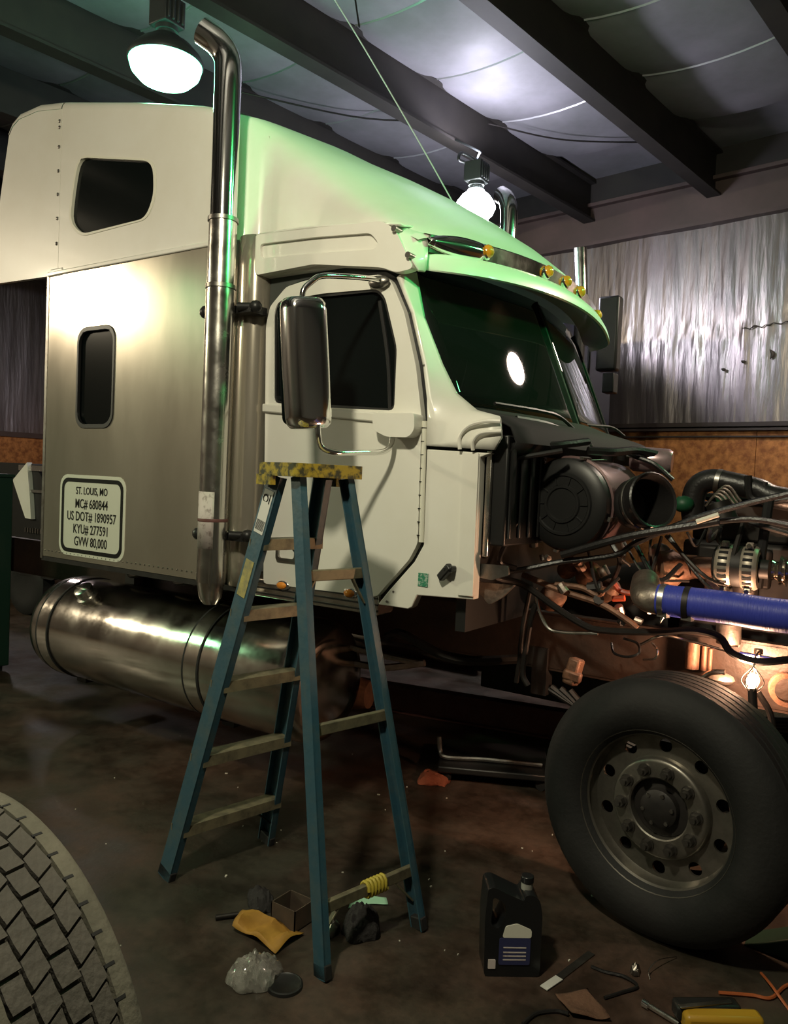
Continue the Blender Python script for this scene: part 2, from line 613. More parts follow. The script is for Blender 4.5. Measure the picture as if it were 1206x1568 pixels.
x = X0 + 0.05
i = 0
while x < X1 - 0.1:
    e = min(x + 1.215, X1)
    hbox(MB(), (x, Y1 + 0.028 + 0.004 * (i % 2), 0.02), (e, Y1 + 0.05, 2.40)).build('board_sheet', 'osb', wall_far, smooth=0)
    x = e + 0.006
    i += 1
hbox(MB(), (X0, Y1 - 0.03, 2.40), (X1, Y1 + 0.05, 2.425)).build('ledge', 'dark_trim', wall_far, smooth=0)
hbox(MB(), (X0, Y1 - 0.01, 2.445), (X1, Y1 + 0.05, 2.49)).build('ledge', 'dark_trim', wall_far, smooth=0)
hbox(MB(), (X0, Y1 + 0.0, 2.33), (X1, Y1 + 0.05, 2.345)).build('ledge', 'dark_trim', wall_far, smooth=0)


def foil_sheet(xa, xb, idx):
    nx, nz = 64, 30
    rows = []
    for a in range(nz + 1):
        z = 2.47 + (4.66 - 2.47) * a / nz
        row = []
        for b in range(nx + 1):
            xx = xa + (xb - xa) * b / nx
            wr = noise.noise(V(xx * 9.0, z * 0.6 + idx * 3.1, 1.7)) * 0.008
            wr += noise.noise(V(xx * 24 + z * 2, z * 1.1, 4.2 + idx)) * 0.006
            wr += 0.03 * math.sin(PI * b / nx) ** 2
            if abs(z - 3.45) < 0.14:
                wr += 0.016 * noise.noise(V(xx * 12, z * 14, idx))
            row.append(hall(xx, Y1 + 0.03 - wr, z))
        rows.append(row)
    o = MB().grid(rows).build('foil_sheet', 'foil', wall_far, smooth=80)
    return o


x = X0
i = 0
while x < 7.4:
    foil_sheet(x, min(x + 1.42, 7.5), i)
    x += 1.42
    i += 1
# end wall behind the sleeper: the same boards and foil
y = Y1
i = 40
while y > 0.5:
    e = y - 1.215
    hbox(MB(), (X0 + 0.004, e, 0.02), (X0 + 0.03, y - 0.006, 2.24)).build('board_sheet', 'osb', wall_left, smooth=0)
    rows = []
    for a in range(21):
        z = 2.30 + 3.05 * a / 20
        rows.append([hall(X0 + 0.03 + 0.008 * noise.noise(V(b * 0.9 + i, z * 0.6, 2.0)) + 0.02 * math.sin(PI * b / 24) ** 2, y + (e - y) * b / 24, z) for b in range(25)])
    MB().grid(rows).build('foil_sheet', 'foil', wall_left, smooth=80)
    y = e
    i += 1
hbox(MB(), (X0, 0.5, 2.24), (X0 + 0.06, Y1, 2.34)).build('ledge', 'eave_brown', wall_left, smooth=0)
# torn, dirty creases across the blanket
tear = []
for (xa, xb, zz) in ((-1.72, -1.18, 3.47), (-1.05, -0.72, 3.50), (-0.6, 0.4, 3.56)):
    pts = []
    for k in range(15):
        t = k / 14
        pts.append(hall(xa + (xb - xa) * t, Y1 - 0.022, zz + 0.03 * noise.noise(V(t * 9 + xa, 0, 0)) + 0.03 * t))
    MB().tube(pts, lambda t: 0.004 + 0.012 * abs(noise.noise(V(t * 21, 3, 1))), 6, 2).build('foil_tear', 'foil_torn', wall_far)
for (bx, z, h) in ((-1.42, 3.18, 0.10), (-0.98, 3.30, 0.05), (-1.70, 3.12, 0.02), (-1.02, 3.8, 0.3), (-1.9, 3.05, 0.02)):
    MB().tube([hall(bx, Y1 - 0.02, z - h / 2), hall(bx + 0.02, Y1 - 0.025, z), hall(bx - 0.01, Y1 - 0.02, z + h / 2)],
              lambda t: 0.004 + 0.014 * math.sin(PI * t), 6, 4).build('foil_tear', 'foil_torn', wall_far)
m = MB()
hbox(m, (X0, Y1 - 0.10, 4.62), (X1, Y1 + 0.05, 4.66))
hbox(m, (X0, Y1 - 0.02, 4.66), (X1, Y1 + 0.05, 5.08))
hbox(m, (X0, Y1 - 0.10, 5.08), (X1, Y1 + 0.05, 5.12))
m.build('eave_channel', 'eave_brown', wall_far, smooth=0)
hbox(MB(), (X0, Y1 - 0.04, 5.12), (X1, Y1 + 0.05, ZC)).build('eave_board', 'beam_steel', wall_far, smooth=0)
for bx in (-0.45, -6.5, -12.5):
    hbox(MB(), (bx - 0.03, Y1 - 0.07, 4.64), (bx + 0.03, Y1 + 0.0, 5.1)).build('eave_clip', 'red_oxide', wall_far, smooth=0)

# ---------------------------------------------------------------- the truck
T = thing('semi_truck', 'white sleeper-cab semi truck with its hood off, bare aluminium sleeper side and chrome stack', 'truck', (-1.6, 1.22, 0))
YC = 1.22


def bspline(ctrl, n):
    """Catmull-Rom through control points, n samples"""
    P = [V(c[0], c[1], 0) for c in ctrl]
    E = [P[0] * 2 - P[1]] + P + [P[-1] * 2 - P[-2]]
    out = []
    segs = len(P) - 1
    for i in range(n):
        t = i / (n - 1) * segs
        k = min(int(t), segs - 1)
        t -= k
        p0, p1, p2, p3 = E[k:k + 4]
        q = 0.5 * ((2 * p1) + (p2 - p0) * t + (2 * p0 - 5 * p1 + 4 * p2 - p3) * t * t + (3 * p1 - p0 - 3 * p2 + p3) * t ** 3)
        out.append((q.x, q.y))
    return out


# --- sleeper box
WIN2 = rrect(-3.672, 1.965, -3.309, 2.571, 0.085)
slp = MB().plate([(-4.02, 1.116), (-2.40, 1.116), (-2.40, 2.955), (-4.02, 2.955)], side(0.0), 0.03, [WIN2]).build('sleeper_side', 'aluminium', T, smooth=0)
MB().plate(grow(WIN2, 0.0), side(0.018), 0.01).build('window_pane', 'dark_glass', slp, smooth=0)
MB().plate(grow(WIN2, 0.012), side(-0.007), 0.02, [grow(WIN2, -0.016)]).build('window_gasket', 'black_plastic', slp, bevel=0.004)
rows = []
for i in range(13):
    z = 1.116 + (2.955 - 1.116) * i / 12
    rows.append([(x, y, z) for x, y in ((-2.40, 0.0), (-2.36, 0.001), (-2.33, 0.012), (-2.315, 0.028), (-2.30, 0.03), (-2.285, 0.012), (-2.25, -0.012), (-2.21, -0.02),
                                        (-2.17, -0.012), (-2.14, 0.012), (-2.125, 0.045), (-2.12, 0.10))])
MB().grid(rows).build('sleeper_corner_post', 'aluminium', T, smooth=60, solid=0.004)
m = MB()
m.box((-4.02, 0.035, 1.116), (-2.13, 2.40, 2.95))
m.build('sleeper_box', 'dark_steel', T, smooth=0)
MB().box((-4.02, 2.405, 1.116), (-2.13, 2.44, 2.95)).build('sleeper_side', 'aluminium', T, smooth=0)
MB().box((-4.03, -0.004, 1.100), (-4.005, 2.444, 2.95)).build('corner_trim', 'steel_grey', T, smooth=0)
m = MB()
for i in range(40):
    m.ball((-3.98 + i * 0.0405, -0.001, 1.155), 0.005, 6)
o = m.build('rivet_row', 'steel_grey', slp)
o['kind'] = 'stuff'
MB().box((-4.02, 0.0, 1.085), (-2.14, 0.06, 1.113)).build('sill', 'black_iron', T, smooth=0)

# --- DOT decal
DEC = rrect(-3.824, 1.146, -3.158, 1.661, 0.075)
dec = MB().plate(DEC, side(-0.003), 0.003).build('registration_decal', 'decal_white', slp, smooth=0)
MB().plate(rrect(-3.803, 1.167, -3.179, 1.640, 0.062), side(-0.0045), 0.001, [rrect(-3.778, 1.192, -3.204, 1.615, 0.045)]).build('decal_border', 'decal_black', slp, smooth=0)
for body, z, sz, wd in (('ST. LOUIS, MO', 1.560, 0.058, 0.95), ('MC# 680844', 1.478, 0.074, 0.92), ('US DOT# 1890957', 1.398, 0.074, 0.92),
                        ('KYU# 277591', 1.318, 0.074, 0.92), ('GVW 80,000', 1.240, 0.074, 0.92)):
    text_mesh(body, sz * 1.12, (-3.491, -0.0045, z), 'decal_black', 'decal_lettering', slp, wd * 0.82, 0.0004)

# --- roof fairing: side plates + lofted crown
def zedge(x):
    pts = [(-4.80, 3.7), (-4.56, 3.99), (-4.50, 4.06), (-4.42, 4.095), (-4.20, 4.10), (-3.93, 4.055), (-3.2, 3.885), (-2.63, 3.735), (-2.34, 3.635)]
    for a, b in zip(pts, pts[1:]):
        if x <= b[0]:
            return a[1] + (b[1] - a[1]) * (x - a[0]) / (b[0] - a[0])
    return pts[-1][1]


RC = 0.06
WIN1 = rounded(xz([(-3.721, 0.000, 3.652), (-2.993, 0.000, 3.490), (-2.978, -0.000, 3.287), (-3.047, -0.000, 3.168), (-3.672, 0.000, 3.160), (-3.800, 0.000, 3.260), (-3.774, 0.000, 3.460)]), 0.10)
main_poly = [(-3.915, 2.955), (-2.36, 2.955), (-2.36, zedge(-2.36) - RC), (-2.63, zedge(-2.63) - RC), (-3.2, zedge(-3.2) - RC), (-3.915, zedge(-3.915) - RC)]
fair = MB().plate(main_poly, side(0.0), 0.03, [WIN1])


def crown(mb, xs, zc_add):
    rows = []
    for x in xs:
        ze = zedge(x)
        r = []
        for i in range(9):
            a = PI / 2 * i / 8
            r.append((x, RC * (1 - math.cos(a)), ze - RC + RC * math.sin(a)))
        for i in range(1, 9):
            t = i / 8
            r.append((x, RC + (YC - RC) * t, ze + zc_add * math.sin(t * PI / 2)))
        full = r + [(p[0], 2 * YC - p[1], p[2]) for p in reversed(r[:-1])]
        rows.append(full)
    mb.grid(rows)
    return rows


crown(fair, [-3.915, -3.6, -3.2, -2.9, -2.63, -2.5, -2.36], 0.09)
fair.box((-3.915, 2 * YC - 0.03, 2.955), (-2.36, 2 * YC, 3.57))
fair = fair.build('roof_fairing', 'white_paint', T, smooth=35)
MB().plate(grow(WIN1, 0.0), side(0.016), 0.01).build('window_pane', 'dark_glass', fair, smooth=0)
MB().plate(grow(WIN1, 0.014), side(-0.004), 0.02, [grow(WIN1, -0.006)]).build('window_trim', 'decal_white', fair, bevel=0.003)
ext = MB().plate([(-4.735, 2.965), (-4.02, 2.945), (-3.925, 2.955), (-3.925, zedge(-3.925) - RC), (-4.20, zedge(-4.2) - RC), (-4.42, zedge(-4.42) - RC), (-4.50, zedge(-4.5) - RC), (-4.54, zedge(-4.54) - RC), (-4.63, 3.56)], side(0.004), 0.03)
rows = crown(ext, [-4.54, -4.5, -4.42, -4.3, -4.2, -3.925], 0.06)
ext = ext.build('rear_fairing_panel', 'white_paint', T, smooth=35)
MB().box((-3.95, 0.02, 2.96), (-3.89, 2.42, 3.95)).build('fairing_joint', 'black_matte', fair, smooth=0)
for px in (((-3.761, 0.000, 3.922)), ((-3.800, 0.000, 3.882)), ((-3.830, 0.000, 3.759)), ((-3.865, 0.000, 3.606)), ((-3.887, 0.000, 3.458)), ((-3.908, 0.000, 3.305)), ((-3.923, -0.000, 3.145))):
    MB().ball((-3.945, 0.002, px[2]), 0.012, 8, (1, 0.5, 1)).build('rivet', 'steel_grey', ext)
MB().box((-4.0, -0.006, 2.93), (-3.86, 0.02, 2.985)).build('corner_cap', 'white_paint', fair, bevel=0.01)
# dirty lip along the joint between fairing and bare sleeper side
MB().box((-4.02, -0.012, 2.938), (-2.36, 0.02, 2.966)).build('fairing_lip', 'white_paint', fair, bevel=0.006)

# --- front crown of the roof, lofted down to the visor
ST = [
    (-2.36, [(0.0, 2.955), (0.0, 3.25), (0.0, 3.50), (0.02, 3.60), (0.10, 3.645), (0.40, 3.69), (0.80, 3.735), (1.22, 3.75)]),
    (-2.30, [(0.03, 2.955), (0.03, 3.25), (0.03, 3.48), (0.05, 3.575), (0.12, 3.625), (0.40, 3.67), (0.80, 3.715), (1.22, 3.73)]),
    (-2.22, [(0.115, 2.955), (0.115, 3.22), (0.12, 3.43), (0.15, 3.53), (0.22, 3.58), (0.42, 3.63), (0.80, 3.68), (1.22, 3.695)]),
    (-2.05, [(0.125, 2.955), (0.13, 3.15), (0.15, 3.32), (0.19, 3.41), (0.27, 3.47), (0.46, 3.53), (0.82, 3.585), (1.22, 3.605)]),
    (-1.80, [(0.11, 2.95), (0.125, 3.08), (0.155, 3.18), (0.205, 3.25), (0.30, 3.32), (0.50, 3.39), (0.85, 3.46), (1.22, 3.482)]),
    (-1.58, [(0.09, 2.93), (0.11, 3.00), (0.145, 3.06), (0.20, 3.11), (0.30, 3.175), (0.50, 3.255), (0.85, 3.335), (1.22, 3.36)]),
    (-1.40, [(0.06, 2.89), (0.085, 2.94), (0.125, 2.975), (0.19, 3.015), (0.30, 3.075), (0.50, 3.145), (0.85, 3.22), (1.22, 3.245)]),
    (-1.27, [(0.045, 2.85), (0.075, 2.885), (0.12, 2.915), (0.19, 2.945), (0.30, 2.99), (0.50, 3.05), (0.85, 3.125), (1.22, 3.15)]),
]


def vx(y):                     # plan curve of the visor face
    return -0.955 - 0.20 * ((y - YC) / 1.12) ** 2


rows = []
dense = []
for (xa, ca), (xb, cb) in zip(ST, ST[1:]):
    for k in range(3):
        t = k / 3
        dense.append((xa + (xb - xa) * t, [(p[0] + (q[0] - p[0]) * t, p[1] + (q[1] - p[1]) * t) for p, q in zip(ca, cb)]))
dense.append(ST[-1])
for x, c in dense:
    h = bspline(c, 22)
    r = [(x, p[0], p[1]) for p in h]
    rows.append(r + [(p[0], 2 * YC - p[1], p[2]) for p in reversed(r[:-1])])
# last rows run on to the visor's top edge
last = rows[-1]
for t in (0.35, 0.7, 1.0):
    nr = []
    for i, p in enumerate(last):
        y = p[1] + (0.0)
        yc = min(max(y, 0.05), 2 * YC - 0.05)
        tx = vx(yc) - 0.012
        tz = 2.85 + 0.058 * (1 - ((yc - YC) / 1.17) ** 2)
        side_k = min(i, len(last) - 1 - i) / 10.0
        if side_k < 1:
            tz = 2.81 + (tz - 2.81) * side_k
        nr.append((p[0] + (tx - p[0]) * t, p[1], p[2] + (tz - p[2]) * (t ** 1.15)))
    rows.append(nr)
front = MB().grid(rows).build('front_crown', 'white_paint', T, smooth=50)
MB().plate([(-2.36, 2.955), (-2.22, 2.955), (-2.22, 3.52), (-2.36, 3.6)], side(0.135), 0.01).build('crown_gusset', 'white_paint', front)

# side moulding above the door
MOLD = rounded(xz([(-2.164, 0.000, 2.952), (-1.771, 0.000, 2.930), (-1.358, 0.000, 2.906), (-1.279, 0.000, 2.854), (-1.170, 0.000, 2.667), (-1.265, 0.000, 2.658), (-1.347, 0.000, 2.691), (-1.762, 0.000, 2.754), (-2.154, 0.000, 2.743)]), 0.03)
SLOT = rounded(xz([(-2.125, 0.000, 2.900), (-1.769, 0.000, 2.885), (-1.419, 0.000, 2.858), (-1.372, 0.000, 2.807), (-1.393, 0.000, 2.780), (-1.765, 0.000, 2.808), (-2.116, 0.000, 2.826)]), 0.025)
mold = MB().plate(MOLD, side(-0.006), 0.05, [SLOT]).build('door_header_moulding', 'white_paint', T, bevel=0.006)
MB().plate(grow(SLOT, 0.01), side(0.012), 0.02).build('header_recess', 'white_paint', mold)
MB().box((-2.17, 0.03, 2.74), (-1.42, 0.10, 2.90)).build('header_backing', 'white_paint', mold)
rows = []
for t in range(7):
    k = t / 6
    rows.append([(-2.17 + 0.9 * k * 1.02, y, 2.96 - 0.075 * k ** 2 + (0.01 if y > 0.05 else -0.004)) for y in (-0.004, 0.03, 0.08, 0.15)])
MB().grid(rows).build('header_ledge', 'white_paint', mold, solid=0.01)
for p in ((-1.275, 0.020, 2.853), (-1.193, 0.020, 2.725)):
    MB().cyl((p[0], 0.035, p[2]), (p[0], -0.026, p[2]), 0.014, n=12).build('bolt', 'steel_grey', front)
# corner piece between header and visor
rows = []
for (a, b) in (((-1.357, 0.004, 2.904), (-1.185, 0.105, 2.852)), ((-1.301, 0.000, 2.857), (-1.165, 0.10, 2.805)), ((-1.232, 0.000, 2.765), (-1.155, 0.085, 2.755)), ((-1.149, 0.000, 2.659), (-1.14, 0.05, 2.665))):
    rows.append([tuple(V(a).lerp(V(b), k / 6) + V(0.0, -0.012 * math.sin(PI * k / 6), 0)) for k in range(7)])
MB().grid(rows).build('visor_corner', 'white_paint', T, smooth=60, solid=0.012)

# --- visor
def sweep(prof, ys, fx):
    return [[(fx(y) + p[0], y, p[1] + 0.055 * (1 - ((y - YC) / 1.12) ** 2)) for p in prof] for y in ys]


YS = [0.10 + (2 * YC - 0.20) * i / 36 for i in range(37)]
vis = MB().grid(sweep([(-0.005, 2.765), (0.0, 2.845), (-0.03, 2.855), (-0.10, 2.855), (-0.10, 2.765)], YS, vx), True)
vis = vis.build('visor_band', 'polished_metal', T, smooth=40)
lip = [(-0.10, 2.765), (-0.005, 2.772), (0.03, 2.76), (0.06, 2.735), (0.082, 2.70), (0.088, 2.668), (0.078, 2.662), (0.055, 2.69), (0.0, 2.72), (-0.12, 2.73)]
YL = [0.03 + (2 * YC - 0.06) * i / 40 for i in range(41)]


def lipz(y):
    k = abs(y - YC) / 1.19
    return 1 - max(0, (k - 0.75) / 0.25) ** 2 * 0.75


def sweep_lip():
    rr = []
    for y in YL:
        s = lipz(y)
        rr.append([(vx(y) + (p[0] + 0.1) * s - 0.1 * 1.0, y, 2.765 + (p[1] - 2.765) * (0.6 + 0.4 * s) + 0.055 * (1 - ((y - YC) / 1.12) ** 2)) for p in lip])
    return rr


lp = MB().grid(sweep_lip(), True).build('visor_lip', 'white_paint', T, smooth=45)
for y in (0.45, 0.98, 1.22, 1.46, 1.99):
    x, z = vx(y), 2.812 + 0.055 * (1 - ((y - YC) / 1.12) ** 2)
    mk = MB().lathe([(0.038, -0.012), (0.040, 0.006), (0.034, 0.014)], (x - 0.008, y, z), (1, 0, 0.3), 16, True).build('marker_lamp', 'chrome', vis)
    MB().lathe([(0.033, 0.012), (0.030, 0.030), (0.018, 0.042), (0.0, 0.045)], (x - 0.008, y, z), (1, 0, 0.3), 16).build('marker_lens', 'amber', vis)
# chrome lamp pod set in the near end
rows = []
for i in range(13):
    t = i / 12
    y = 0.085 + 0.33 * t
    hgt = 0.05 * math.sin(PI * min(1, 0.08 + t * 0.62)) ** 0.7
    rows.append([(vx(y) + 0.004 + 0.02 * math.sin(PI * k / 8), y, 2.812 + (k / 4 - 1) * hgt + 0.02 * t) for k in range(9)])
MB().grid(rows).build('lamp_pod', 'chrome', vis, solid=0.01)

# --- windshield and pillars
def wx(y, z):
    k = (z - 2.07) / 0.636
    return -0.843 - 0.262 * k - 0.185 * (abs(y - YC) / 1.07) ** 1.6


def glass_half(s):
    rows = []
    for i in range(9):
        z = 2.05 + 0.72 * i / 8
        rows.append([(wx(y, z), y, z) for y in [YC + s * (0.012 + 1.075 * j / 12) for j in range(13)]])
    return MB().grid(rows)


for s in (-1, 1):
    glass_half(s).build('windshield_pane', 'windshield_glass', T, smooth=60, solid=0.008)
MB().tube([(wx(YC, z) + 0.002, YC, z) for z in (2.05, 2.3, 2.55, 2.77)], 0.012, 8).build('windshield_divider', 'rubber', T)
for s in (-1, 1):
    MB().tube([(wx(YC + s * 1.09, z), YC + s * 1.09, z) for z in (2.05, 2.3, 2.55, 2.78)], 0.014, 8).build('windshield_gasket', 'black_matte', T)
# cab shell behind glass and doors
m = MB()
cab_poly = [(-2.12, 1.2), (-2.12, 2.76), (-1.36, 2.76), (-1.17, 2.30), (-1.02, 2.03), (-0.90, 1.98), (-0.90, 1.25)]
m.plate(cab_poly, side(0.075), 2 * YC - 0.15).build('cab_shell', 'headliner', T, smooth=0)
prow = [((-1.289, 0.030, 2.647), (-1.262, 0.130, 2.683)), ((-1.200, 0.030, 2.476), (-1.210, 0.140, 2.468)), ((-1.124, 0.030, 2.236), (-1.098, 0.140, 2.245)), ((-1.096, 0.030, 2.089), (-1.008, 0.140, 2.108)),
        ((-1.081, 0.030, 2.001), (-0.876, 0.110, 2.023)), ((-1.077, 0.030, 1.942), (-0.730, 0.050, 1.997)), ((-1.074, 0.030, 1.881), (-0.709, 0.030, 1.915)), ((-1.074, 0.030, 1.875), (-0.740, 0.030, 1.862))]
rows = []
for a, b in prow:
    rows.append([tuple(V(a).lerp(V(b), k / 6) + V(0.004, -0.008 * math.sin(PI * k / 6), 0)) for k in range(7)])
pil = MB().grid(rows).build('a_pillar', 'white_paint', T, smooth=60, solid=0.02)
for p in ((-1.215, 0.030, 2.477), (-1.124, 0.030, 2.236)):
    MB().ball((p[0] + 0.012, p[1] - 0.004, p[2]), 0.006, 6).build('pillar_screw', 'steel_grey', pil)
for a in (0.0, 1.0):
    MB().tube([(-0.892, 0.000, 1.861), (-0.892, -0.005, 1.917), (-0.850, -0.005, 1.962), (-0.775, -0.005, 1.981), (-0.709, 0.010, 1.982)] if a == 0 else
              [(-0.828, 0.000, 1.859), (-0.823, -0.012, 1.898), (-0.787, -0.012, 1.931), (-0.696, 0.000, 1.940)], 0.009, 8).build('corner_ridge', 'white_paint', pil)
# cowl side panel
CP = xz([(-1.073, 0.030, 1.860), (-0.755, 0.030, 1.848), (-0.804, 0.030, 1.830), (-0.801, 0.030, 1.662), (-0.802, 0.030, 1.215), (-1.090, 0.030, 1.200), (-1.115, 0.030, 1.143), (-1.136, 0.030, 1.131),
         (-1.304, 0.030, 1.131), (-1.248, 0.030, 1.199), (-1.112, 0.030, 1.350), (-1.067, 0.030, 1.431)])
cowl = MB().plate(CP, side(0.02), 0.05).build('cowl_panel', 'white_paint', T, bevel=0.004)
MB().plate(xz([(-0.886, 0.020, 1.851), (-0.806, 0.020, 1.847), (-0.801, 0.020, 1.227), (-0.875, 0.020, 1.224)]), side(0.010), 0.02).build('cowl_fold', 'white_paint', cowl, bevel=0.004)
p = (-1.060, 0.020, 1.273)
MB().box((p[0] - 0.026, 0.016, p[2] - 0.03), (p[0] + 0.026, 0.021, p[2] + 0.03)).build('green_sticker', 'green_sticker', cowl, smooth=0)
p = (-0.931, 0.000, 1.323)
m = MB().bar((p[0] - 0.03, 0.0, p[2] - 0.03), (p[0] + 0.03, -0.02, p[2] + 0.03), 0.03, 0.035)
m.box((p[0] + 0.0, -0.03, p[2] + 0.005), (p[0] + 0.04, 0.02, p[2] + 0.03))
m.build('hood_latch', 'black_plastic', cowl, bevel=0.006)
for q in ((-1.219, 0.020, 1.201), (-1.254, 0.020, 1.151), (-0.817, 0.020, 1.231)):
    MB().ball((q[0], 0.018, q[2]), 0.006, 6).build('cowl_screw', 'steel_grey', cowl)

# --- door
DOOR = rounded(xz([(-2.037, 0.030, 1.148), (-2.086, 0.030, 2.482), (-2.063, 0.030, 2.580), (-1.956, 0.030, 2.670), (-1.826, 0.030, 2.689), (-1.367, 0.030, 2.667), (-1.310, 0.030, 2.634), (-1.229, 0.030, 2.484), (-1.152, 0.030, 2.237),
                   (-1.108, 0.030, 2.001), (-1.099, 0.030, 1.434), (-1.141, 0.030, 1.356), (-1.275, 0.030, 1.209), (-1.314, 0.030, 1.164)]), 0.02, 2)
DW = rounded(xz([(-2.011, 0.030, 2.085), (-2.034, 0.030, 2.545), (-2.006, 0.030, 2.602), (-1.713, 0.030, 2.613), (-1.386, 0.030, 2.603), (-1.339, 0.030, 2.562), (-1.260, 0.030, 2.323), (-1.260, 0.030, 2.035), (-1.614, 0.030, 2.053)]), 0.03, 3)
door = MB().plate(DOOR, side(0.02), 0.05, [DW]).build('door', 'white_paint', T, bevel=0.005)
MB().plate(DW, side(0.045), 0.008).build('door_window', 'dark_glass', door, smooth=0)
MB().plate(grow(DW, 0.004), side(0.028), 0.02, [grow(DW, -0.014)]).build('window_seal', 'black_plastic', door, smooth=0)
a, b = (-1.351, 0.040, 2.520), (-1.315, 0.040, 2.043)
MB().tube([(a[0] - 0.03, 0.04, a[2] + 0.03), (a[0] + 0.03, 0.04, (a[2] + b[2]) / 2), (b[0] + 0.02, 0.04, b[2])], 0.010, 6).build('window_bar', 'black_matte', door)
MB().plate(grow(DOOR, 0.022), side(0.055), 0.03).build('door_seal', 'black_plastic', T, smooth=0)
# belt moulding and hinge
a, b = (-2.079, 0.020, 2.082), (-1.345, 0.020, 2.026)
MB().plate([(a[0], a[2]), (b[0], b[2]), (b[0], b[2] - 0.045), (a[0], a[2] - 0.045)], side(0.004), 0.03).build('belt_moulding', 'white_paint', door, bevel=0.008)
a, b = (-1.094, 0.020, 1.985), (-1.082, 0.020, 1.442)
hg = MB().cyl((a[0] + 0.004, 0.018, a[2]), (b[0] + 0.004, 0.018, b[2]), 0.012, n=10).build('door_hinge', 'decal_white', door)
for k in range(9):
    z = a[2] + (b[2] - a[2]) * (k + 0.5) / 9
    MB().cyl((a[0] + 0.004, 0.018, z - 0.002), (a[0] + 0.004, 0.018, z + 0.002), 0.0135, n=10).build('hinge_knuckle', 'decal_black', door)
a = (-1.937, 0.020, 1.339)
MB().plate(rounded([(a[0] - 0.01, a[2] - 0.06), (a[0] + 0.13, a[2] - 0.06), (a[0] + 0.13, a[2] + 0.06), (a[0] - 0.01, a[2] + 0.06)], 0.02), side(0.006), 0.02,
           [rounded([(a[0] + 0.005, a[2] - 0.045), (a[0] + 0.115, a[2] - 0.045), (a[0] + 0.115, a[2] + 0.045), (a[0] + 0.005, a[2] + 0.045)], 0.02)]).build('door_handle', 'steel_grey', door, bevel=0.003)
# sill strip with amber lamps under the door
a, b = (-2.080, 0.020, 1.168), (-1.299, 0.020, 1.173)
sill = MB().box((-2.12, 0.03, 1.075), (-1.31, 0.16, 1.17)).build('step_sill', 'worn_chrome', T, bevel=0.006)
for z in (1.095, 1.125, 1.155):
    MB().box((-2.12, 0.022, z - 0.004), (-1.31, 0.032, z + 0.004)).build('sill_rib', 'black_plastic', sill)
for p in ((-1.904, 0.000, 1.152), (-1.469, 0.000, 1.164)):
    MB().ball((p[0], 0.025, p[2]), 0.048, 14, (1, 0.3, 0.55)).build('sill_lamp_bezel', 'chrome', sill)
    MB().ball((p[0], 0.012, p[2]), 0.032, 12, (1, 0.5, 0.62)).build('sill_lamp', 'amber', sill)

# --- mirror
mir = MB()
MC = V(-1.395, -0.45, 2.185)
rows = []
N = 28
for i, (zz, sc) in enumerate(((-0.272, 0.55), (-0.268, 0.8), (-0.25, 0.95), (-0.22, 1.0), (0.0, 1.03), (0.22, 1.0), (0.25, 0.95), (0.268, 0.8), (0.272, 0.55))):
    r = []
    for k in range(N):
        a = 2 * PI * k / N
        c, s_ = math.cos(a), math.sin(a)
        px = 0.07 * sc * math.copysign(abs(c) ** 0.75, c)
        py = 0.098 * sc * math.copysign(abs(s_) ** 0.55, s_)
        r.append((px, py, zz))
    rows.append(r)
Rm = Matrix.Translation(MC) @ Matrix.Rotation(math.radians(-16), 4, 'Z') @ Matrix.Rotation(math.radians(6), 4, 'X')
mir.grid([[tuple(Rm @ V(p)) for p in r] for r in rows], True)
mir.add([tuple(Rm @ V(p)) for p in rows[0]], [tuple(range(N))])
mir.add([tuple(Rm @ V(p)) for p in rows[-1]], [tuple(range(N))])
mir = mir.build('mirror_housing', 'chrome', T, smooth=60)
MB().plate(rrect(-0.082, -0.25, 0.082, 0.25, 0.03), lambda u, v, d: tuple(Rm @ V(-0.074 - d, u, v)), 0.004).build('mirror_glass', 'dark_glass', mir)
top, bot = Rm @ V(0, 0, 0.27), Rm @ V(0, 0, -0.27)
MB().tube([(-1.344, 0.000, 2.631), (-1.348, -0.120, 2.615), (-1.370, -0.280, 2.588), (-1.381, -0.390, 2.563), (-1.387, -0.440, 2.532), tuple(top + V(0, 0, 0.03)), tuple(top - V(0, 0, 0.05))], 0.0125, 10).build('mirror_arm', 'chrome', mir)
MB().tube([(-1.338, -0.430, 1.961), (-1.331, -0.430, 1.901), (-1.327, -0.410, 1.842), (-1.295, -0.360, 1.821), (-1.269, -0.220, 1.829), (-1.242, -0.090, 1.839), (-1.235, -0.030, 1.872), (-1.248, 0.000, 1.928)], 0.0125, 10).build('mirror_arm', 'chrome', mir)
p = (-1.362, 0.000, 2.627)
MB().ball((p[0], 0.0, p[2]), 0.05, 12, (1.2, 0.55, 0.6)).build('mirror_bracket', 'steel_grey', mir)
BR = rounded(xz([(-1.337, 0.000, 2.018), (-1.104, 0.000, 2.016), (-1.100, 0.000, 1.940), (-1.130, 0.000, 1.908), (-1.251, 0.000, 1.910), (-1.322, 0.000, 1.940)]), 0.02)
MB().plate(BR, side(-0.05), 0.08).build('mirror_bracket', 'white_paint', mir, bevel=0.018, seg=3)

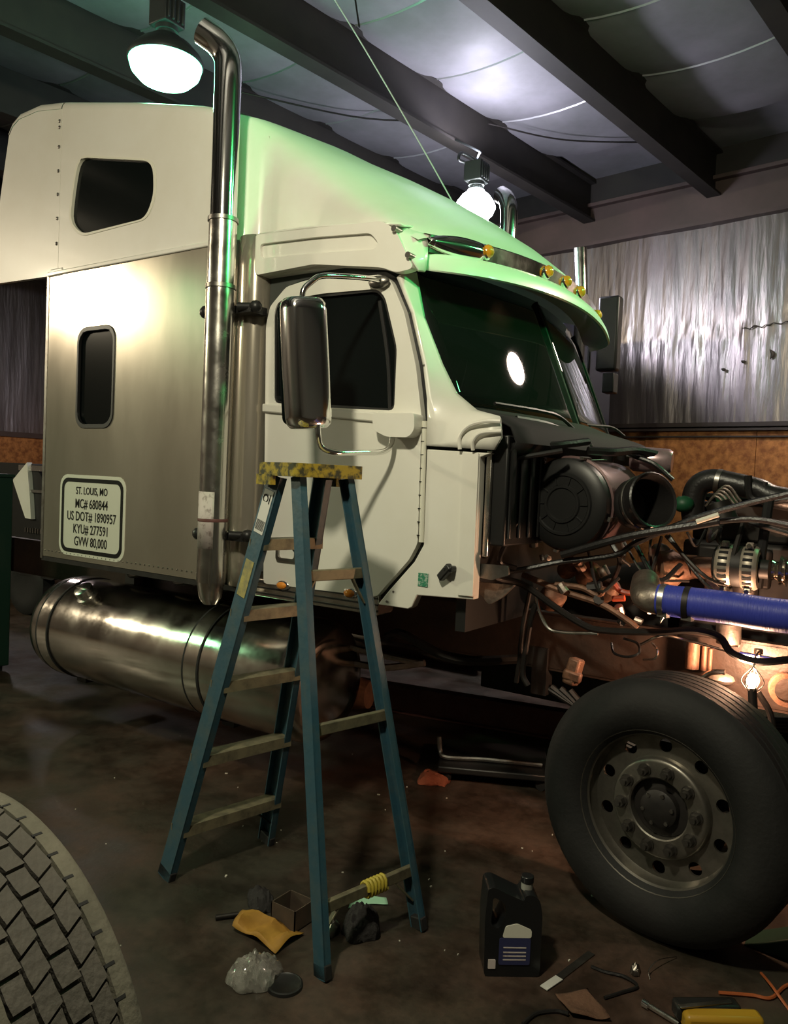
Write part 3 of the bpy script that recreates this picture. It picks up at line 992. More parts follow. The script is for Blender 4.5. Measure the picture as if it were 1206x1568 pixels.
# --- exhaust stack (near) and its twin on the far side
def stack(x, y, s, zlow, ztop, bx_):
    pts = [(x, y, zlow + 0.12), (x, y, 2.0), (x, y, 2.6), (x, y, 2.96)]
    lo = MB().cyl((x, y, zlow + 0.10), (x, y, 2.64), 0.074, n=28).build('exhaust_stack', 'worn_chrome', T, smooth=60)
    MB().lathe([(0.0, -0.14), (0.035, -0.135), (0.058, -0.10), (0.070, -0.03), (0.072, 0.10)], (x, y, zlow + 0.12), (0, 0, 1), 28).build('stack_elbow', 'worn_chrome', lo)
    up_ = MB().cyl((x, y, 2.64), (x, y, 2.985), 0.071, n=28).build('stack_sleeve', 'worn_chrome', lo, smooth=60)
    p = [(x, y, 2.985), (x, y, 3.3), (x, y, 3.55), (x, y, ztop - 0.19), (x - 0.012, y - s * 0.002, ztop - 0.10), (x - 0.05, y - s * 0.03, ztop - 0.03), (x - 0.115, y - s * 0.075, ztop + 0.025)]
    MB().tube(p, 0.0675, 28, 6, False).build('stack_pipe', 'chrome', lo, smooth=60)
    for z in (2.655, 2.99):
        MB().lathe([(0.0725, -0.012), (0.0775, -0.01), (0.0775, 0.01), (0.0725, 0.012)], (x, y, z), (0, 0, 1), 28).build('stack_clamp', 'steel_grey', lo)
    return lo


stk = stack(-2.235, -0.16, 1, 1.05, 3.90, 0)
for z in (2.555, 1.385):
    m = MB()
    m.cyl((-2.40, -0.10, z), (-2.30, -0.10, z), 0.022, n=12)
    m.ball((-2.405, -0.10, z), 0.036, 10)
    m.cyl((-2.17, -0.10, z + 0.01), (-2.09, -0.06, z + 0.01), 0.022, n=12)
    m.ball((-2.085, -0.06, z + 0.01), 0.034, 10)
    m.box((-2.38, -0.09, z - 0.02), (-2.09, 0.03, z + 0.02))
    m.build('stack_bracket', 'black_plastic', stk, smooth=50)
rows = []
for i in range(2):
    rows.append([(-2.235 + 0.0755 * math.sin(a), -0.16 - 0.0755 * math.cos(a), 1.325 + 0.29 * i) for a in [math.radians(-50 + 12.5 * k) for k in range(9)]])
MB().grid(rows).build('paper_label', 'paper_label', stk, solid=0.001)
MB().lathe([(0.0765, -0.008), (0.0785, 0), (0.0765, 0.008)], (-2.235, -0.16, 1.47), (0, 0, 1), 28).build('label_band', 'red_oxide', stk)
stack(-2.03, 2.62, -1, 1.05, 4.0, 0)

# --- fuel tank
TC, TR = (0.285, 0.62), 0.335
prof = [(0.0, 0.0), (TR * 0.6, 0.0), (TR - 0.05, 0.012), (TR - 0.012, 0.045), (TR, 0.10), (TR, 2.24), (TR - 0.012, 2.30), (TR - 0.05, 2.335), (TR * 0.6, 2.35), (0.0, 2.35)]
tank = MB().lathe(prof, (-4.12, TC[0], TC[1]), (1, 0, 0), 56).build('fuel_tank', 'polished_metal', T, smooth=50)
for x in (-3.915, -2.495):
    MB().lathe([(TR + 0.001, -0.055), (TR + 0.006, -0.053), (TR + 0.006, 0.053), (TR + 0.001, 0.055)], (x, TC[0], TC[1]), (1, 0, 0), 56).build('tank_strap', 'polished_metal', tank)
    for d in (-0.058, 0.058):
        MB().lathe([(TR + 0.001, -0.007), (TR + 0.007, -0.006), (TR + 0.007, 0.006), (TR + 0.001, 0.007)], (x + d, TC[0], TC[1]), (1, 0, 0), 56).build('strap_edge', 'rubber', tank)
a = math.radians(128)
cdir = V(0, math.cos(a), math.sin(a))
base = V(-3.62, TC[0], TC[1]) + cdir * (TR - 0.01)
MB().lathe([(0.07, 0), (0.07, 0.02), (0.055, 0.024), (0.055, 0.05), (0.06, 0.052), (0.06, 0.075), (0.05, 0.082), (0.0, 0.082)], base, cdir, 24).build('filler_cap', 'worn_chrome', tank)
MB().bar(base + cdir * 0.085 + V(-0.05, 0, 0), base + cdir * 0.085 + V(0.05, 0, 0), 0.012, 0.016, cdir).build('cap_handle', 'worn_chrome', tank)
for x in (-3.915, -2.495):
    m = MB()
    m.box((x - 0.05, 0.62, 0.55), (x + 0.05, 0.74, 1.08))
    m.box((x - 0.05, 0.25, 0.24), (x + 0.05, 0.74, 0.28))
    m.build('tank_bracket', 'black_iron', tank, smooth=0)

# --- far-side tank and boxes
ft = MB().lathe(prof, (-4.12, 2 * YC - TC[0], TC[1]), (1, 0, 0), 40).build('fuel_tank', 'polished_metal', T, smooth=50)
MB().box((-1.74, 1.95, 0.28), (-0.62, 2.40, 1.02)).build('battery_box', 'black_iron', T, bevel=0.01)
# --- chassis
for y0, y1, nm in ((0.74, 0.80, 'near'), (1.64, 1.70, 'far')):
    m = MB()
    m.box((-6.2, y0 if nm == 'near' else y1 - 0.012, 0.80), (1.75, y0 + 0.012 if nm == 'near' else y1, 1.07))
    m.box((-6.2, y0, 0.79), (1.75, y1, 0.802))
    m.box((-6.2, y0, 1.068), (1.75, y1, 1.08))
    m.build('frame_rail', 'frame_paint', T, smooth=0)
for x in (-5.4, -3.4, -1.9, -0.75, 0.95):
    MB().box((x - 0.05, 0.80, 0.82), (x + 0.05, 1.64, 1.0)).build('crossmember', 'black_iron', T, smooth=0)
MB().cyl((-5.8, YC, 0.86), (-1.2, YC, 0.90), 0.06, n=16).build('drive_shaft', 'black_iron', T)
m = MB().cyl((-1.2, YC, 0.95), (-0.75, YC, 1.0), 0.20, 0.26, n=20)
m.cyl((-0.75, YC, 1.0), (-0.2, YC, 1.05), 0.26, 0.34, n=20)
m.build('gearbox', 'black_iron', T)
ax = MB()
ax.tube([(0, 0.42, 0.50), (0, 0.6, 0.44), (0, 0.8, 0.40), (0, 1.64, 0.40), (0, 1.84, 0.44), (0, 2.02, 0.50)], 0.055, 10)
ax.build('front_axle', 'black_iron', T)
for y in (0.77, 1.67):
    for k in range(4):
        MB().tube([(-0.78 + 0.05 * k, y, 0.70), (-0.4, y, 0.56 - 0.016 * k), (0, y, 0.50 - 0.016 * k), (0.4, y, 0.56 - 0.016 * k), (0.78 - 0.05 * k, y, 0.70)], 0.016, 6).build('leaf_spring', 'black_iron', T)
MB().box((-0.82, 0.72, 0.66), (-0.74, 0.80, 0.90)).build('spring_hanger', 'black_iron', T)
MB().box((0.74, 0.72, 0.66), (0.82, 0.80, 0.90)).build('spring_hanger', 'black_iron', T)
# crossmember of lines and lamp brackets seen in the gap under the sleeper
m = MB()
m.box((-4.0, 0.5, 1.0), (-2.1, 0.74, 1.09))
m.build('cab_mount', 'black_iron', T, smooth=0)
for x in (-3.55, -3.1, -2.75, -2.5):
    MB().tube([(x, 0.42, 1.09), (x + 0.03, 0.32, 1.02), (x + 0.15, 0.30, 1.03), (x + 0.22, 0.40, 1.08)], 0.018, 8).build('air_line', 'steel_grey', T)
MB().tube([(-1.6, 0.55, 0.86), (-1.4, 0.40, 0.92), (-1.1, 0.42, 0.84), (-0.8, 0.6, 0.86)], 0.025, 8).build('brake_line', 'dark_steel', T)
MB().tube([(-2.041, 0.450, 0.824), (-1.851, 0.450, 0.797), (-1.662, 0.500, 0.765), (-1.427, 0.600, 0.734)], 0.018, 8).build('brake_line', 'cast_metal', T)
MB().tube([(-2.028, 0.500, 0.706), (-1.792, 0.500, 0.689), (-1.605, 0.550, 0.687), (-1.386, 0.600, 0.741)], 0.02, 8).build('brake_line', 'cast_metal', T)
m = MB()
p = (-1.932, 0.700, 0.456)
m.lathe([(0.0, -0.12), (0.08, -0.11), (0.10, 0), (0.08, 0.11), (0, 0.12)], p, (1, 0.2, 0), 20)
m.build('brake_chamber', 'rust_brown', T)
p = (-1.883, 0.550, 0.639)
MB().ball(p, 0.045, 10, (1.3, 1, 0.7)).build('glad_hand', 'red_part', T)

# --- front wheel, steered a little
WS = -0.164
WO = V(0, 0.035, 0.5)
WA = V(-math.sin(WS), math.cos(WS), 0)      # axle direction, away from the viewer
tp = [(0.290, 0.02), (0.305, 0.0), (0.33, -0.018), (0.37, -0.036), (0.41, -0.034), (0.45, -0.018), (0.475, 0.0), (0.490, 0.018), (0.496, 0.03)]
TW = 0.27
tread = []
h = 0.034
nr = 5
rw = (TW - 0.068 - 4 * 0.011) / nr
for k in range(nr):
    tread += [(0.500, h), (0.500, h + rw)]
    if k < nr - 1:
        tread += [(0.488, h + rw + 0.001), (0.488, h + rw + 0.010)]
    h += rw + 0.011
prof = tp + tread + [(r, TW - q) for r, q in reversed(tp)]
wheel = MB().lathe(prof, WO, WA, 96).build('front_tire', 'rubber', T, smooth=38)
rim = [(0.285, 0.03), (0.300, 0.008), (0.308, -0.004), (0.311, 0.004), (0.304, 0.012), (0.297, 0.018), (0.293, 0.03), (0.289, 0.05), (0.284, 0.070), (0.276, 0.082)]
MB().lathe(rim, WO, WA, 64).build('rim_flange', 'rim_metal', wheel, smooth=50)
AX, AZ = V(math.cos(WS), math.sin(WS), 0), V(0, 0, 1)


def disc(u, v, d):
    r_ = math.hypot(u, v)
    k = 0.080
    p = WO + AX * u + AZ * v + WA * (k + d)
    return tuple(p)


def circle(cx, cy, r, n=20, ph=0.0):
    return [(cx + r * math.cos(2 * PI * i / n + ph), cy + r * math.sin(2 * PI * i / n + ph)) for i in range(n)]


hh = []
for k in range(10):
    a = 2 * PI * (k + 0.5) / 10
    hh.append(circle(0.240 * math.cos(a), 0.240 * math.sin(a), 0.026, 16))
MB().plate(circle(0, 0, 0.278, 64), disc, 0.012, [circle(0, 0, 0.190, 64)] + hh).build('rim_web', 'rim_metal', wheel, smooth=40)
MB().lathe([(0.196, 0.085), (0.193, 0.066), (0.190, 0.052), (0.184, 0.046), (0.176, 0.044), (0.120, 0.044), (0.115, 0.048), (0.114, 0.09)], WO, WA, 64).build('rim_centre', 'rim_metal', wheel, smooth=35)
MB().lathe([(0.0, 0.0), (0.24, 0.0)], WO + WA * 0.13, WA, 40).build('brake_drum', 'black_iron', wheel)
hubm = MB().lathe([(0.0, 0.03), (0.05, 0.032), (0.072, 0.045), (0.076, 0.07), (0.112, 0.075), (0.112, 0.12)], WO, WA, 32).build('hub_cap', 'black_iron', wheel, smooth=40)
for k in range(6):
    a = 2 * PI * k / 6 + 0.2
    c = WO + AX * (0.058 * math.cos(a)) + AZ * (0.058 * math.sin(a)) + WA * 0.03
    MB().cyl(c, c + WA * 0.02, 0.008, n=6).build('hub_bolt', 'steel_grey', wheel)
for k in range(10):
    a = 2 * PI * k / 10 + 0.1
    c = WO + AX * (0.150 * math.cos(a)) + AZ * (0.150 * math.sin(a)) + WA * 0.044
    m = MB().cyl(c, c - WA * 0.008, 0.025, n=16)
    m.cyl(c - WA * 0.008, c - WA * 0.032, 0.020, n=6)
    m.cyl(c - WA * 0.032, c - WA * 0.044, 0.011, n=10)
    m.build('lug_nut', 'nut_metal', wheel, smooth=30)
wheel2 = MB().lathe(prof, (0.0, 2 * YC - 0.035, 0.5), (math.sin(-WS) * -1, -math.cos(WS), 0), 64).build('front_tire', 'rubber', T, smooth=38)
MB().lathe([(0.0, 0.06), (0.235, 0.088), (0.29, 0.02)], (0.0, 2 * YC - 0.035, 0.5), (math.sin(-WS) * -1, -math.cos(WS), 0), 32).build('rim_web', 'worn_chrome', wheel2)

# --- engine bay
MB().box((-0.93, 0.10, 1.05), (-0.88, 2 * YC - 0.1, 2.03)).build('firewall', 'black_plastic', T, smooth=0)
m = MB().box((-0.88, 0.08, 1.45), (-0.70, 0.50, 1.93))
for k in range(4):
    m.box((-0.70, 0.10 + k * 0.1, 1.48), (-0.685, 0.14 + k * 0.1, 1.90))
m.build('heater_box', 'black_plastic', T, bevel=0.008)
MB().box((-0.79, 0.055, 1.40), (-0.765, 0.075, 1.86)).build('cowl_edge_strip', 'worn_chrome', T, bevel=0.003)
# black cowl below the windshield
rows = []
for y in [0.10 + (2 * YC - 0.2) * i / 16 for i in range(17)]:
    b_ = -0.10 * (abs(y - YC) / 1.12) ** 2
    rows.append([(wx(y, 2.07) - 0.02, y, 2.085), (wx(y, 2.07) + 0.05, y, 2.055), (-0.70 + b_, y, 2.02), (-0.60 + b_, y, 1.97), (-0.57 + b_, y, 1.90), (-0.60 + b_, y, 1.85)])
MB().grid(rows).build('cowl_top', 'black_matte', T, smooth=50, solid=0.01)
# wipers
for pts in ([(-0.745, 0.950, 1.986), (-0.775, 0.750, 2.063), (-0.816, 0.600, 2.082), (-0.909, 0.280, 2.088)], [(-0.823, 1.900, 2.053), (-0.867, 1.800, 2.098), (-0.899, 1.600, 2.094), (-0.905, 1.400, 2.085)]):
    MB().tube([(p[0] + 0.03, p[1], p[2]) for p in pts], 0.009, 6).build('wiper', 'black_plastic', T)
MB().tube([(-0.824, 0.400, 2.032), (-0.744, 0.600, 2.018), (-0.665, 0.800, 1.962)], 0.012, 6).build('wiper', 'black_plastic', T)

# air cleaner drum
AC = V(-0.575, 0.40, 1.640)
AD = V(0.10, 1, 0.02).normalized()
air = MB().lathe([(0.0, 0.0), (0.07, 0.0), (0.075, -0.008), (0.085, -0.008), (0.09, 0.0), (0.125, 0.0), (0.13, -0.006), (0.14, -0.006), (0.145, 0.002), (0.185, 0.006), (0.205, 0.02),
                  (0.212, 0.045), (0.212, 0.06)], AC, AD, 48).build('air_cleaner_lid', 'black_plastic', T, smooth=35)
MB().lathe([(0.212, 0.06), (0.222, 0.063), (0.222, 0.085), (0.212, 0.09), (0.206, 0.10), (0.214, 0.105), (0.214, 0.12), (0.204, 0.125), (0.202, 0.46), (0.18, 0.50), (0.0, 0.50)], AC, AD, 48).build('air_cleaner_body', 'purple_canister', air, smooth=35)
a_, b_, _ = frame(AD)
for k in range(10):
    t = 2 * PI * k / 10
    dd = a_ * math.cos(t) + b_ * math.sin(t)
    MB().bar(AC + dd * 0.09 - AD * 0.003, AC + dd * 0.125 - AD * 0.003, 0.004, 0.006, AD).build('lid_rib', 'black_plastic', air)
for t in (0.6, 1.9, 3.4, 4.9):
    dd = a_ * math.cos(t) + b_ * math.sin(t)
    MB().bar(AC + dd * 0.222 + AD * 0.03, AC + dd * 0.222 + AD * 0.11, 0.02, 0.012, dd).build('lid_clip', 'steel_grey', air)
p = (-0.498, 0.620, 1.847)
MB().bar(V(p) + V(-0.035, 0.02, 0.004), V(p) + V(0.03, 0.02, 0.008), 0.05, 0.002).build('body_label', 'mint_strip', air)
# intake duct with open corrugated mouth
DC = V((-0.185, 0.460, 1.678))
DD = V(0.80, -0.56, 0.20).normalized()
MB().lathe([(0.10, -0.16), (0.115, -0.12), (0.108, -0.10), (0.118, -0.08), (0.112, -0.06), (0.122, -0.045), (0.118, -0.02), (0.126, 0.0), (0.120, 0.006), (0.110, 0.0), (0.104, -0.03), (0.10, -0.10), (0.085, -0.16), (0.0, -0.17)],
           DC, DD, 40).build('intake_duct', 'hose_rubber', T, smooth=40)
MB().lathe([(0.1165, -0.075), (0.121, -0.073), (0.121, -0.064), (0.1165, -0.062)], DC, DD, 40).build('duct_clamp', 'steel_grey', T)
MB().ball((-0.142, 0.800, 1.663), 0.05, 12, (1, 1, 0.8)).build('green_cap', 'green_part', T)
# bright canister behind
MB().lathe([(0.0, 0.0), (0.05, 0.003), (0.062, 0.02), (0.062, 0.18), (0.05, 0.20), (0, 0.203)], (-0.448, 0.950, 1.876), (1, 0.15, -0.06), 24).build('coolant_canister', 'pink_lit_metal', T)
MB().tube([(-0.467, 0.900, 1.912), (-0.394, 0.880, 1.880), (-0.313, 0.880, 1.850), (-0.222, 0.900, 1.775)], 0.012, 8).build('hose', 'hose_rubber', T)
# tank-top clutter in front of the cowl
for (u, r_) in (((-0.644, 0.700, 1.898), 0.03), ((-0.615, 0.800, 1.911), 0.025), ((-0.531, 0.850, 1.876), 0.03), ((-0.476, 0.900, 1.896), 0.022)):
    MB().lathe([(0, -0.03), (r_, -0.028), (r_, 0.02), (r_ * 0.7, 0.03), (0, 0.032)], u, (0.2, -0.4, 1), 14).build('fitting', 'black_iron', T)

# engine block and head
m = MB()
m.box((-0.15, 0.86, 0.95), (1.15, 1.60, 1.50))
m.build('engine_block', 'black_iron', T, bevel=0.02)
m = MB()
m.box((-0.12, 0.90, 1.50), (1.12, 1.56, 1.68))
for k in range(6):
    m.box((-0.08 + k * 0.2, 0.84, 1.30), (0.04 + k * 0.2, 0.90, 1.48))
m.build('cylinder_head', 'dark_steel', T, bevel=0.015)
MB().box((-0.1, 1.0, 1.68), (1.1, 1.46, 1.72)).build('valve_cover', 'black_iron', T, bevel=0.03)
# turbo / manifold shapes
MB().lathe([(0, 0), (0.06, 0.002), (0.085, 0.03), (0.085, 0.09), (0.06, 0.12), (0.05, 0.2)], (-0.212, 0.620, 1.363), (0.7, 0.35, 0.1), 24).build('turbo_housing', 'rust_brown', T)
MB().lathe([(0, 0), (0.045, 0.0), (0.05, 0.02), (0.05, 0.13), (0, 0.13)], (-0.053, 0.660, 1.388), (1, 0.1, 0), 20).build('turbo_outlet', 'rust_brown', T)
MB().ball((-0.198, 0.660, 1.428), 0.055, 12).build('turbo_elbow', 'cast_metal', T)
for (u, v2) in (((-0.544, 0.700, 1.298), 0.05), ((-0.665, 0.750, 1.315), 0.045), ((-0.722, 0.700, 1.165), 0.06), ((-0.443, 0.700, 1.231), 0.045)):
    MB().lathe([(0, -0.05), (v2, -0.04), (v2 * 1.1, 0), (v2, 0.05), (v2 * 0.5, 0.07), (0, 0.07)], u, (0.5, -0.5, 0.4), 14).build('casting', 'rust_brown', T)
MB().cyl((-0.454, 0.620, 1.351), (-0.430, 0.620, 1.310), 0.026, n=14).build('sensor', 'cast_metal', T)
MB().tube([(-0.387, 0.600, 1.286), (-0.349, 0.600, 1.251), (-0.294, 0.600, 1.248), (-0.261, 0.620, 1.286)], 0.014, 8).build('red_hose', 'red_part', T)
MB().cyl((-0.367, 0.550, 1.218), (-0.313, 0.550, 1.227), 0.014, n=12).build('red_fitting', 'red_part', T)
# upper hoses
MB().tube([(-0.101, 0.850, 1.561), (-0.113, 0.850, 1.670), (-0.094, 0.850, 1.748), (-0.033, 0.850, 1.780), (0.052, 0.850, 1.769), (0.163, 0.850, 1.744), (0.287, 0.850, 1.706), (0.85, 0.9, 1.66), (1.2, 0.95, 1.68)], 0.052, 14).build('coolant_hose', 'hose_rubber', T)
MB().lathe([(0.053, -0.012), (0.057, -0.01), (0.057, 0.01), (0.053, 0.012)], (-0.004, 0.850, 1.775), (1, 0, -0.15), 24).build('hose_clamp', 'steel_grey', T)
MB().tube([(0.128, 0.800, 1.805), (0.134, 0.800, 1.736), (0.152, 0.800, 1.702), (0.201, 0.800, 1.693), (0.303, 0.800, 1.709)], 0.016, 8).build('hose', 'hose_rubber', T)
MB().cyl((0.193, 0.820, 1.779), (0.196, 0.820, 1.716), 0.014, n=10).build('fitting', 'black_iron', T)
MB().cyl((0.160, 0.950, 1.769), (0.388, 0.950, 1.720), 0.007, n=8).build('bright_line', 'worn_chrome', T)
for pts, r_, mm in (
        ([(-0.878, 0.250, 1.298), (-0.729, 0.350, 1.330), (-0.569, 0.420, 1.377), (-0.339, 0.450, 1.426), (-0.242, 0.450, 1.492), (-0.016, 0.450, 1.607), (0.183, 0.450, 1.681), (0.346, 0.450, 1.733)], 0.013, 'hose_rubber'),
        ([(-0.563, 0.400, 1.409), (-0.270, 0.400, 1.515), (-0.008, 0.420, 1.581), (0.093, 0.420, 1.607)], 0.018, 'hose_rubber'),
        ([(0.012, 0.400, 1.599), (0.096, 0.400, 1.634)], 0.010, 'decal_white'),
        ([(0.026, 0.500, 1.595), (0.202, 0.500, 1.620), (0.347, 0.500, 1.604)], 0.012, 'hose_rubber'),
        ([(-0.868, 0.150, 1.360), (-0.835, 0.300, 1.283), (-0.748, 0.400, 1.254), (-0.601, 0.450, 1.160), (-0.472, 0.450, 1.101), (-0.379, 0.450, 1.085), (-0.150, 0.450, 1.110), (0.011, 0.450, 1.142), (0.115, 0.450, 1.130), (0.169, 0.450, 1.071), (0.268, 0.450, 1.052), (0.384, 0.450, 1.080)], 0.016, 'dark_steel'),
        ([(-0.796, 0.500, 1.287), (-0.593, 0.500, 1.232), (-0.403, 0.500, 1.194), (-0.280, 0.500, 1.137), (-0.235, 0.500, 1.108)], 0.015, 'rust_brown'),
        ([(-0.627, 0.500, 1.259), (-0.499, 0.500, 1.258), (-0.420, 0.500, 1.231), (-0.392, 0.500, 1.270)], 0.014, 'rust_brown'),
        ([(-0.703, 0.450, 1.239), (-0.685, 0.450, 1.149), (-0.634, 0.450, 1.063), (-0.563, 0.450, 1.049), (-0.394, 0.450, 1.068)], 0.008, 'worn_chrome'),
        ([(-0.699, 0.450, 1.162), (-0.721, 0.450, 1.082), (-0.735, 0.450, 0.971), (-0.747, 0.450, 0.828), (-0.717, 0.450, 0.771)], 0.014, 'dark_steel'),
        ([(-0.752, 0.500, 1.229), (-0.782, 0.500, 1.035), (-0.790, 0.500, 0.875), (-0.801, 0.500, 0.761)], 0.012, 'dark_steel'),
        ([(-0.237, 0.550, 1.024), (-0.142, 0.550, 1.080), (-0.036, 0.550, 1.078), (0.140, 0.550, 1.056)], 0.006, 'chrome'),
        ([(0.181, 0.550, 1.057), (0.311, 0.550, 1.053), (0.444, 0.550, 1.052)], 0.008, 'chrome'),
        ([(-0.378, 0.600, 1.004), (-0.347, 0.550, 0.971), (-0.271, 0.500, 0.974), (-0.220, 0.500, 0.999), (-0.246, 0.550, 1.032), (-0.321, 0.600, 1.034)], 0.006, 'hose_rubber'),
        ([(-0.213, 0.550, 0.963), (-0.149, 0.500, 0.988), (-0.142, 0.500, 1.027), (-0.180, 0.550, 1.042)], 0.005, 'worn_chrome'),
        ([(0.267, 0.500, 0.918), (0.315, 0.500, 0.846), (0.334, 0.500, 0.770), (0.367, 0.500, 0.698)], 0.013, 'dark_steel'),
        ([(-0.703, 0.200, 1.552), (-0.746, 0.200, 1.462), (-0.798, 0.250, 1.366), (-0.739, 0.300, 1.339)], 0.012, 'hose_rubber'),
        ([(-0.784, 0.200, 1.868), (-0.737, 0.300, 1.889), (-0.622, 0.400, 1.906), (-0.543, 0.600, 1.937)], 0.018, 'hose_rubber'),
        ([(-0.790, 0.120, 1.821), (-0.688, 0.200, 1.841), (-0.548, 0.300, 1.877)], 0.012, 'black_plastic'),
        ([(-0.541, 0.600, 1.894), (-0.449, 0.700, 1.895), (-0.387, 0.850, 1.911), (-0.304, 0.950, 1.895)], 0.02, 'hose_rubber')):
    MB().tube(pts, r_, 8, 5).build('engine_line', mm, T)
# extra tangled wiring
rnd = random.Random(3)
for k in range(16):
    u0 = V((-0.700, 0.500, 1.391)).lerp(V((0.186, 0.600, 1.604)), rnd.random())
    u1 = u0 + V(rnd.uniform(-0.1, 0.35), rnd.uniform(-0.05, 0.15), rnd.uniform(-0.35, 0.02))
    mid = (u0 + u1) / 2 + V(rnd.uniform(-0.08, 0.08), rnd.uniform(-0.1, 0.0), rnd.uniform(-0.12, 0.05))
    MB().tube([u0, mid, u1], rnd.choice((0.006, 0.008, 0.011)), 6, 5).build('wire', rnd.choice(('hose_rubber', 'black_iron', 'dark_steel', 'cast_metal')), T)
for k in range(14):
    u0 = V((-0.869, 0.350, 1.446)).lerp(V((-0.192, 0.600, 1.107)), rnd.random()) + V(0, rnd.uniform(-0.05, 0.2), rnd.uniform(-0.08, 0.08))
    s_ = rnd.uniform(0.012, 0.03)
    m = MB().cyl(u0, u0 + V(rnd.uniform(-1, 1), rnd.uniform(-1, 0.2), rnd.uniform(-0.5, 1)).normalized() * s_ * 2.2, s_, n=8)
    m.build('fitting', rnd.choice(('steel_grey', 'cast_metal', 'black_iron', 'rust_brown', 'black_iron')), T)
# silver bracket plate on the cowl
m = MB().plate(rounded(xz([(-0.842, 0.100, 1.365), (-0.677, 0.100, 1.370), (-0.668, 0.100, 1.331), (-0.751, 0.100, 1.300), (-0.839, 0.100, 1.308)]), 0.01), side(0.08), 0.012)
m.build('mount_plate', 'steel_grey', T, bevel=0.003)
m = MB().plate(rounded(xz([(-0.870, 0.150, 1.277), (-0.665, 0.150, 1.282), (-0.724, 0.150, 1.221), (-0.786, 0.150, 1.181), (-0.848, 0.150, 1.235)]), 0.012), side(0.14), 0.015)
m.build('mount_plate', 'cast_metal', T, bevel=0.003)
p = (-0.781, 0.120, 1.485)
MB().box((p[0] - 0.015, 0.1, p[2] - 0.03), (p[0] + 0.015, 0.14, p[2] + 0.03)).build('fuse_tag', 'paper_label', T)

# alternator
AL = V((0.146, 0.600, 1.412))
alt = MB().lathe([(0.0, 0.0), (0.05, 0.0), (0.08, 0.01), (0.088, 0.03), (0.088, 0.15), (0.08, 0.17), (0.04, 0.18), (0.04, 0.22), (0.0, 0.22)], AL + V(-0.10, 0, 0), (1, 0, 0), 32).build('alternator', 'black_iron', T, smooth=40)
for xx in (-0.048, 0.048):
    MB().lathe([(0.06, -0.036), (0.084, -0.034), (0.093, -0.022), (0.095, 0.0), (0.093, 0.022), (0.084, 0.034), (0.06, 0.036)], AL + V(xx, 0, 0), (1, 0, 0), 40).build('end_housing', 'cast_light', alt, smooth=35)
    for k in range(22):
        t = 2 * PI * (k + 0.5) / 22
        c = AL + V(xx, 0.0915 * math.cos(t), 0.0915 * math.sin(t))
        MB().bar(c + V(-0.018, 0, 0), c + V(0.018, 0, 0), 0.012, 0.010, V(0, math.cos(t), math.sin(t))).build('cooling_slot', 'black_matte', alt, smooth=0)
    for t in (-1.15, 1.15):
        c = AL + V(xx, -math.cos(t) * 0.10, math.sin(t) * 0.105)
        MB().bar(AL + V(xx, -math.cos(t) * 0.07, math.sin(t) * 0.07), c + V(0, -0.01 * math.cos(t), 0.012 * math.sin(t)), 0.026, 0.03, V(1, 0, 0)).build('mount_ear', 'cast_light', alt, bevel=0.005)
        MB().cyl(c + V(0, -0.012, 0), c + V(0, -0.026, 0), 0.010, n=8).build('ear_bolt', 'polished_metal', alt)
for xx, r_ in ((0.145, 0.045), (0.175, 0.065), (0.20, 0.045)):
    MB().lathe([(0.0, -0.012), (r_, -0.012), (r_ * 0.86, 0), (r_, 0.012), (0.0, 0.012)], AL + V(xx, 0, 0), (1, 0, 0), 24).build('pulley', 'polished_metal', alt)
MB().lathe([(0.0, -0.02), (0.10, -0.02), (0.10, 0.02), (0.0, 0.02)], AL + V(0.26, 0.06, -0.02), (1, 0, 0), 28).build('pulley', 'cast_metal', alt)
MB().tube([(0.247, 0.620, 1.717), (0.238, 0.620, 1.607), (0.229, 0.620, 1.469), (0.224, 0.620, 1.330)], 0.02, 8).build('drive_belt', 'rubber', alt)
MB().box(AL + V(-0.16, 0.12, -0.22), AL + V(0.05, 0.22, -0.06)).build('side_casting', 'cast_metal', T, bevel=0.01)
MB().cyl(AL + V(-0.06, 0.02, -0.30), AL + V(0.02, 0.02, -0.30), 0.045, n=20).build('fuel_filter', 'polished_metal', T)
MB().cyl((0.126, 0.600, 1.082), (0.122, 0.600, 1.166), 0.05, n=18).build('fuel_filter', 'cast_metal', T)
MB().cyl((0.027, 0.700, 1.678), (0.064, 0.700, 1.593), 0.05, 0.06, n=18).build('fan_hub', 'dark_steel', T)
for k in range(5):
    MB().tube([(-0.026, 0.720, 1.660), tuple(V((0.017, 0.700, 1.706)) + V(0.01 * k, 0, 0.012 * k)), tuple(V((0.074, 0.700, 1.657)) + V(0.012 * k, 0, 0.008 * k))], 0.006, 6).build('copper_coil', 'cast_metal', T)
MB().ball((0.024, 0.900, 1.702), 0.05, 12).build('green_cap', 'green_part', T)

# radiator and coolers ahead of the engine, just past the frame's right edge
rad = MB().box((1.20, 0.38, 0.95), (1.30, 2 * YC - 0.38, 1.78)).build('radiator_core', 'black_iron', T, bevel=0.008)
for z in (0.90, 1.78):
    MB().box((1.18, 0.36, z), (1.32, 2 * YC - 0.36, z + 0.06)).build('radiator_tank', 'dark_steel', rad, bevel=0.01)
for y in (0.36, 2 * YC - 0.40):
    MB().box((1.18, y, 0.90), (1.32, y + 0.04, 1.84)).build('radiator_side', 'steel_grey', rad, bevel=0.006)
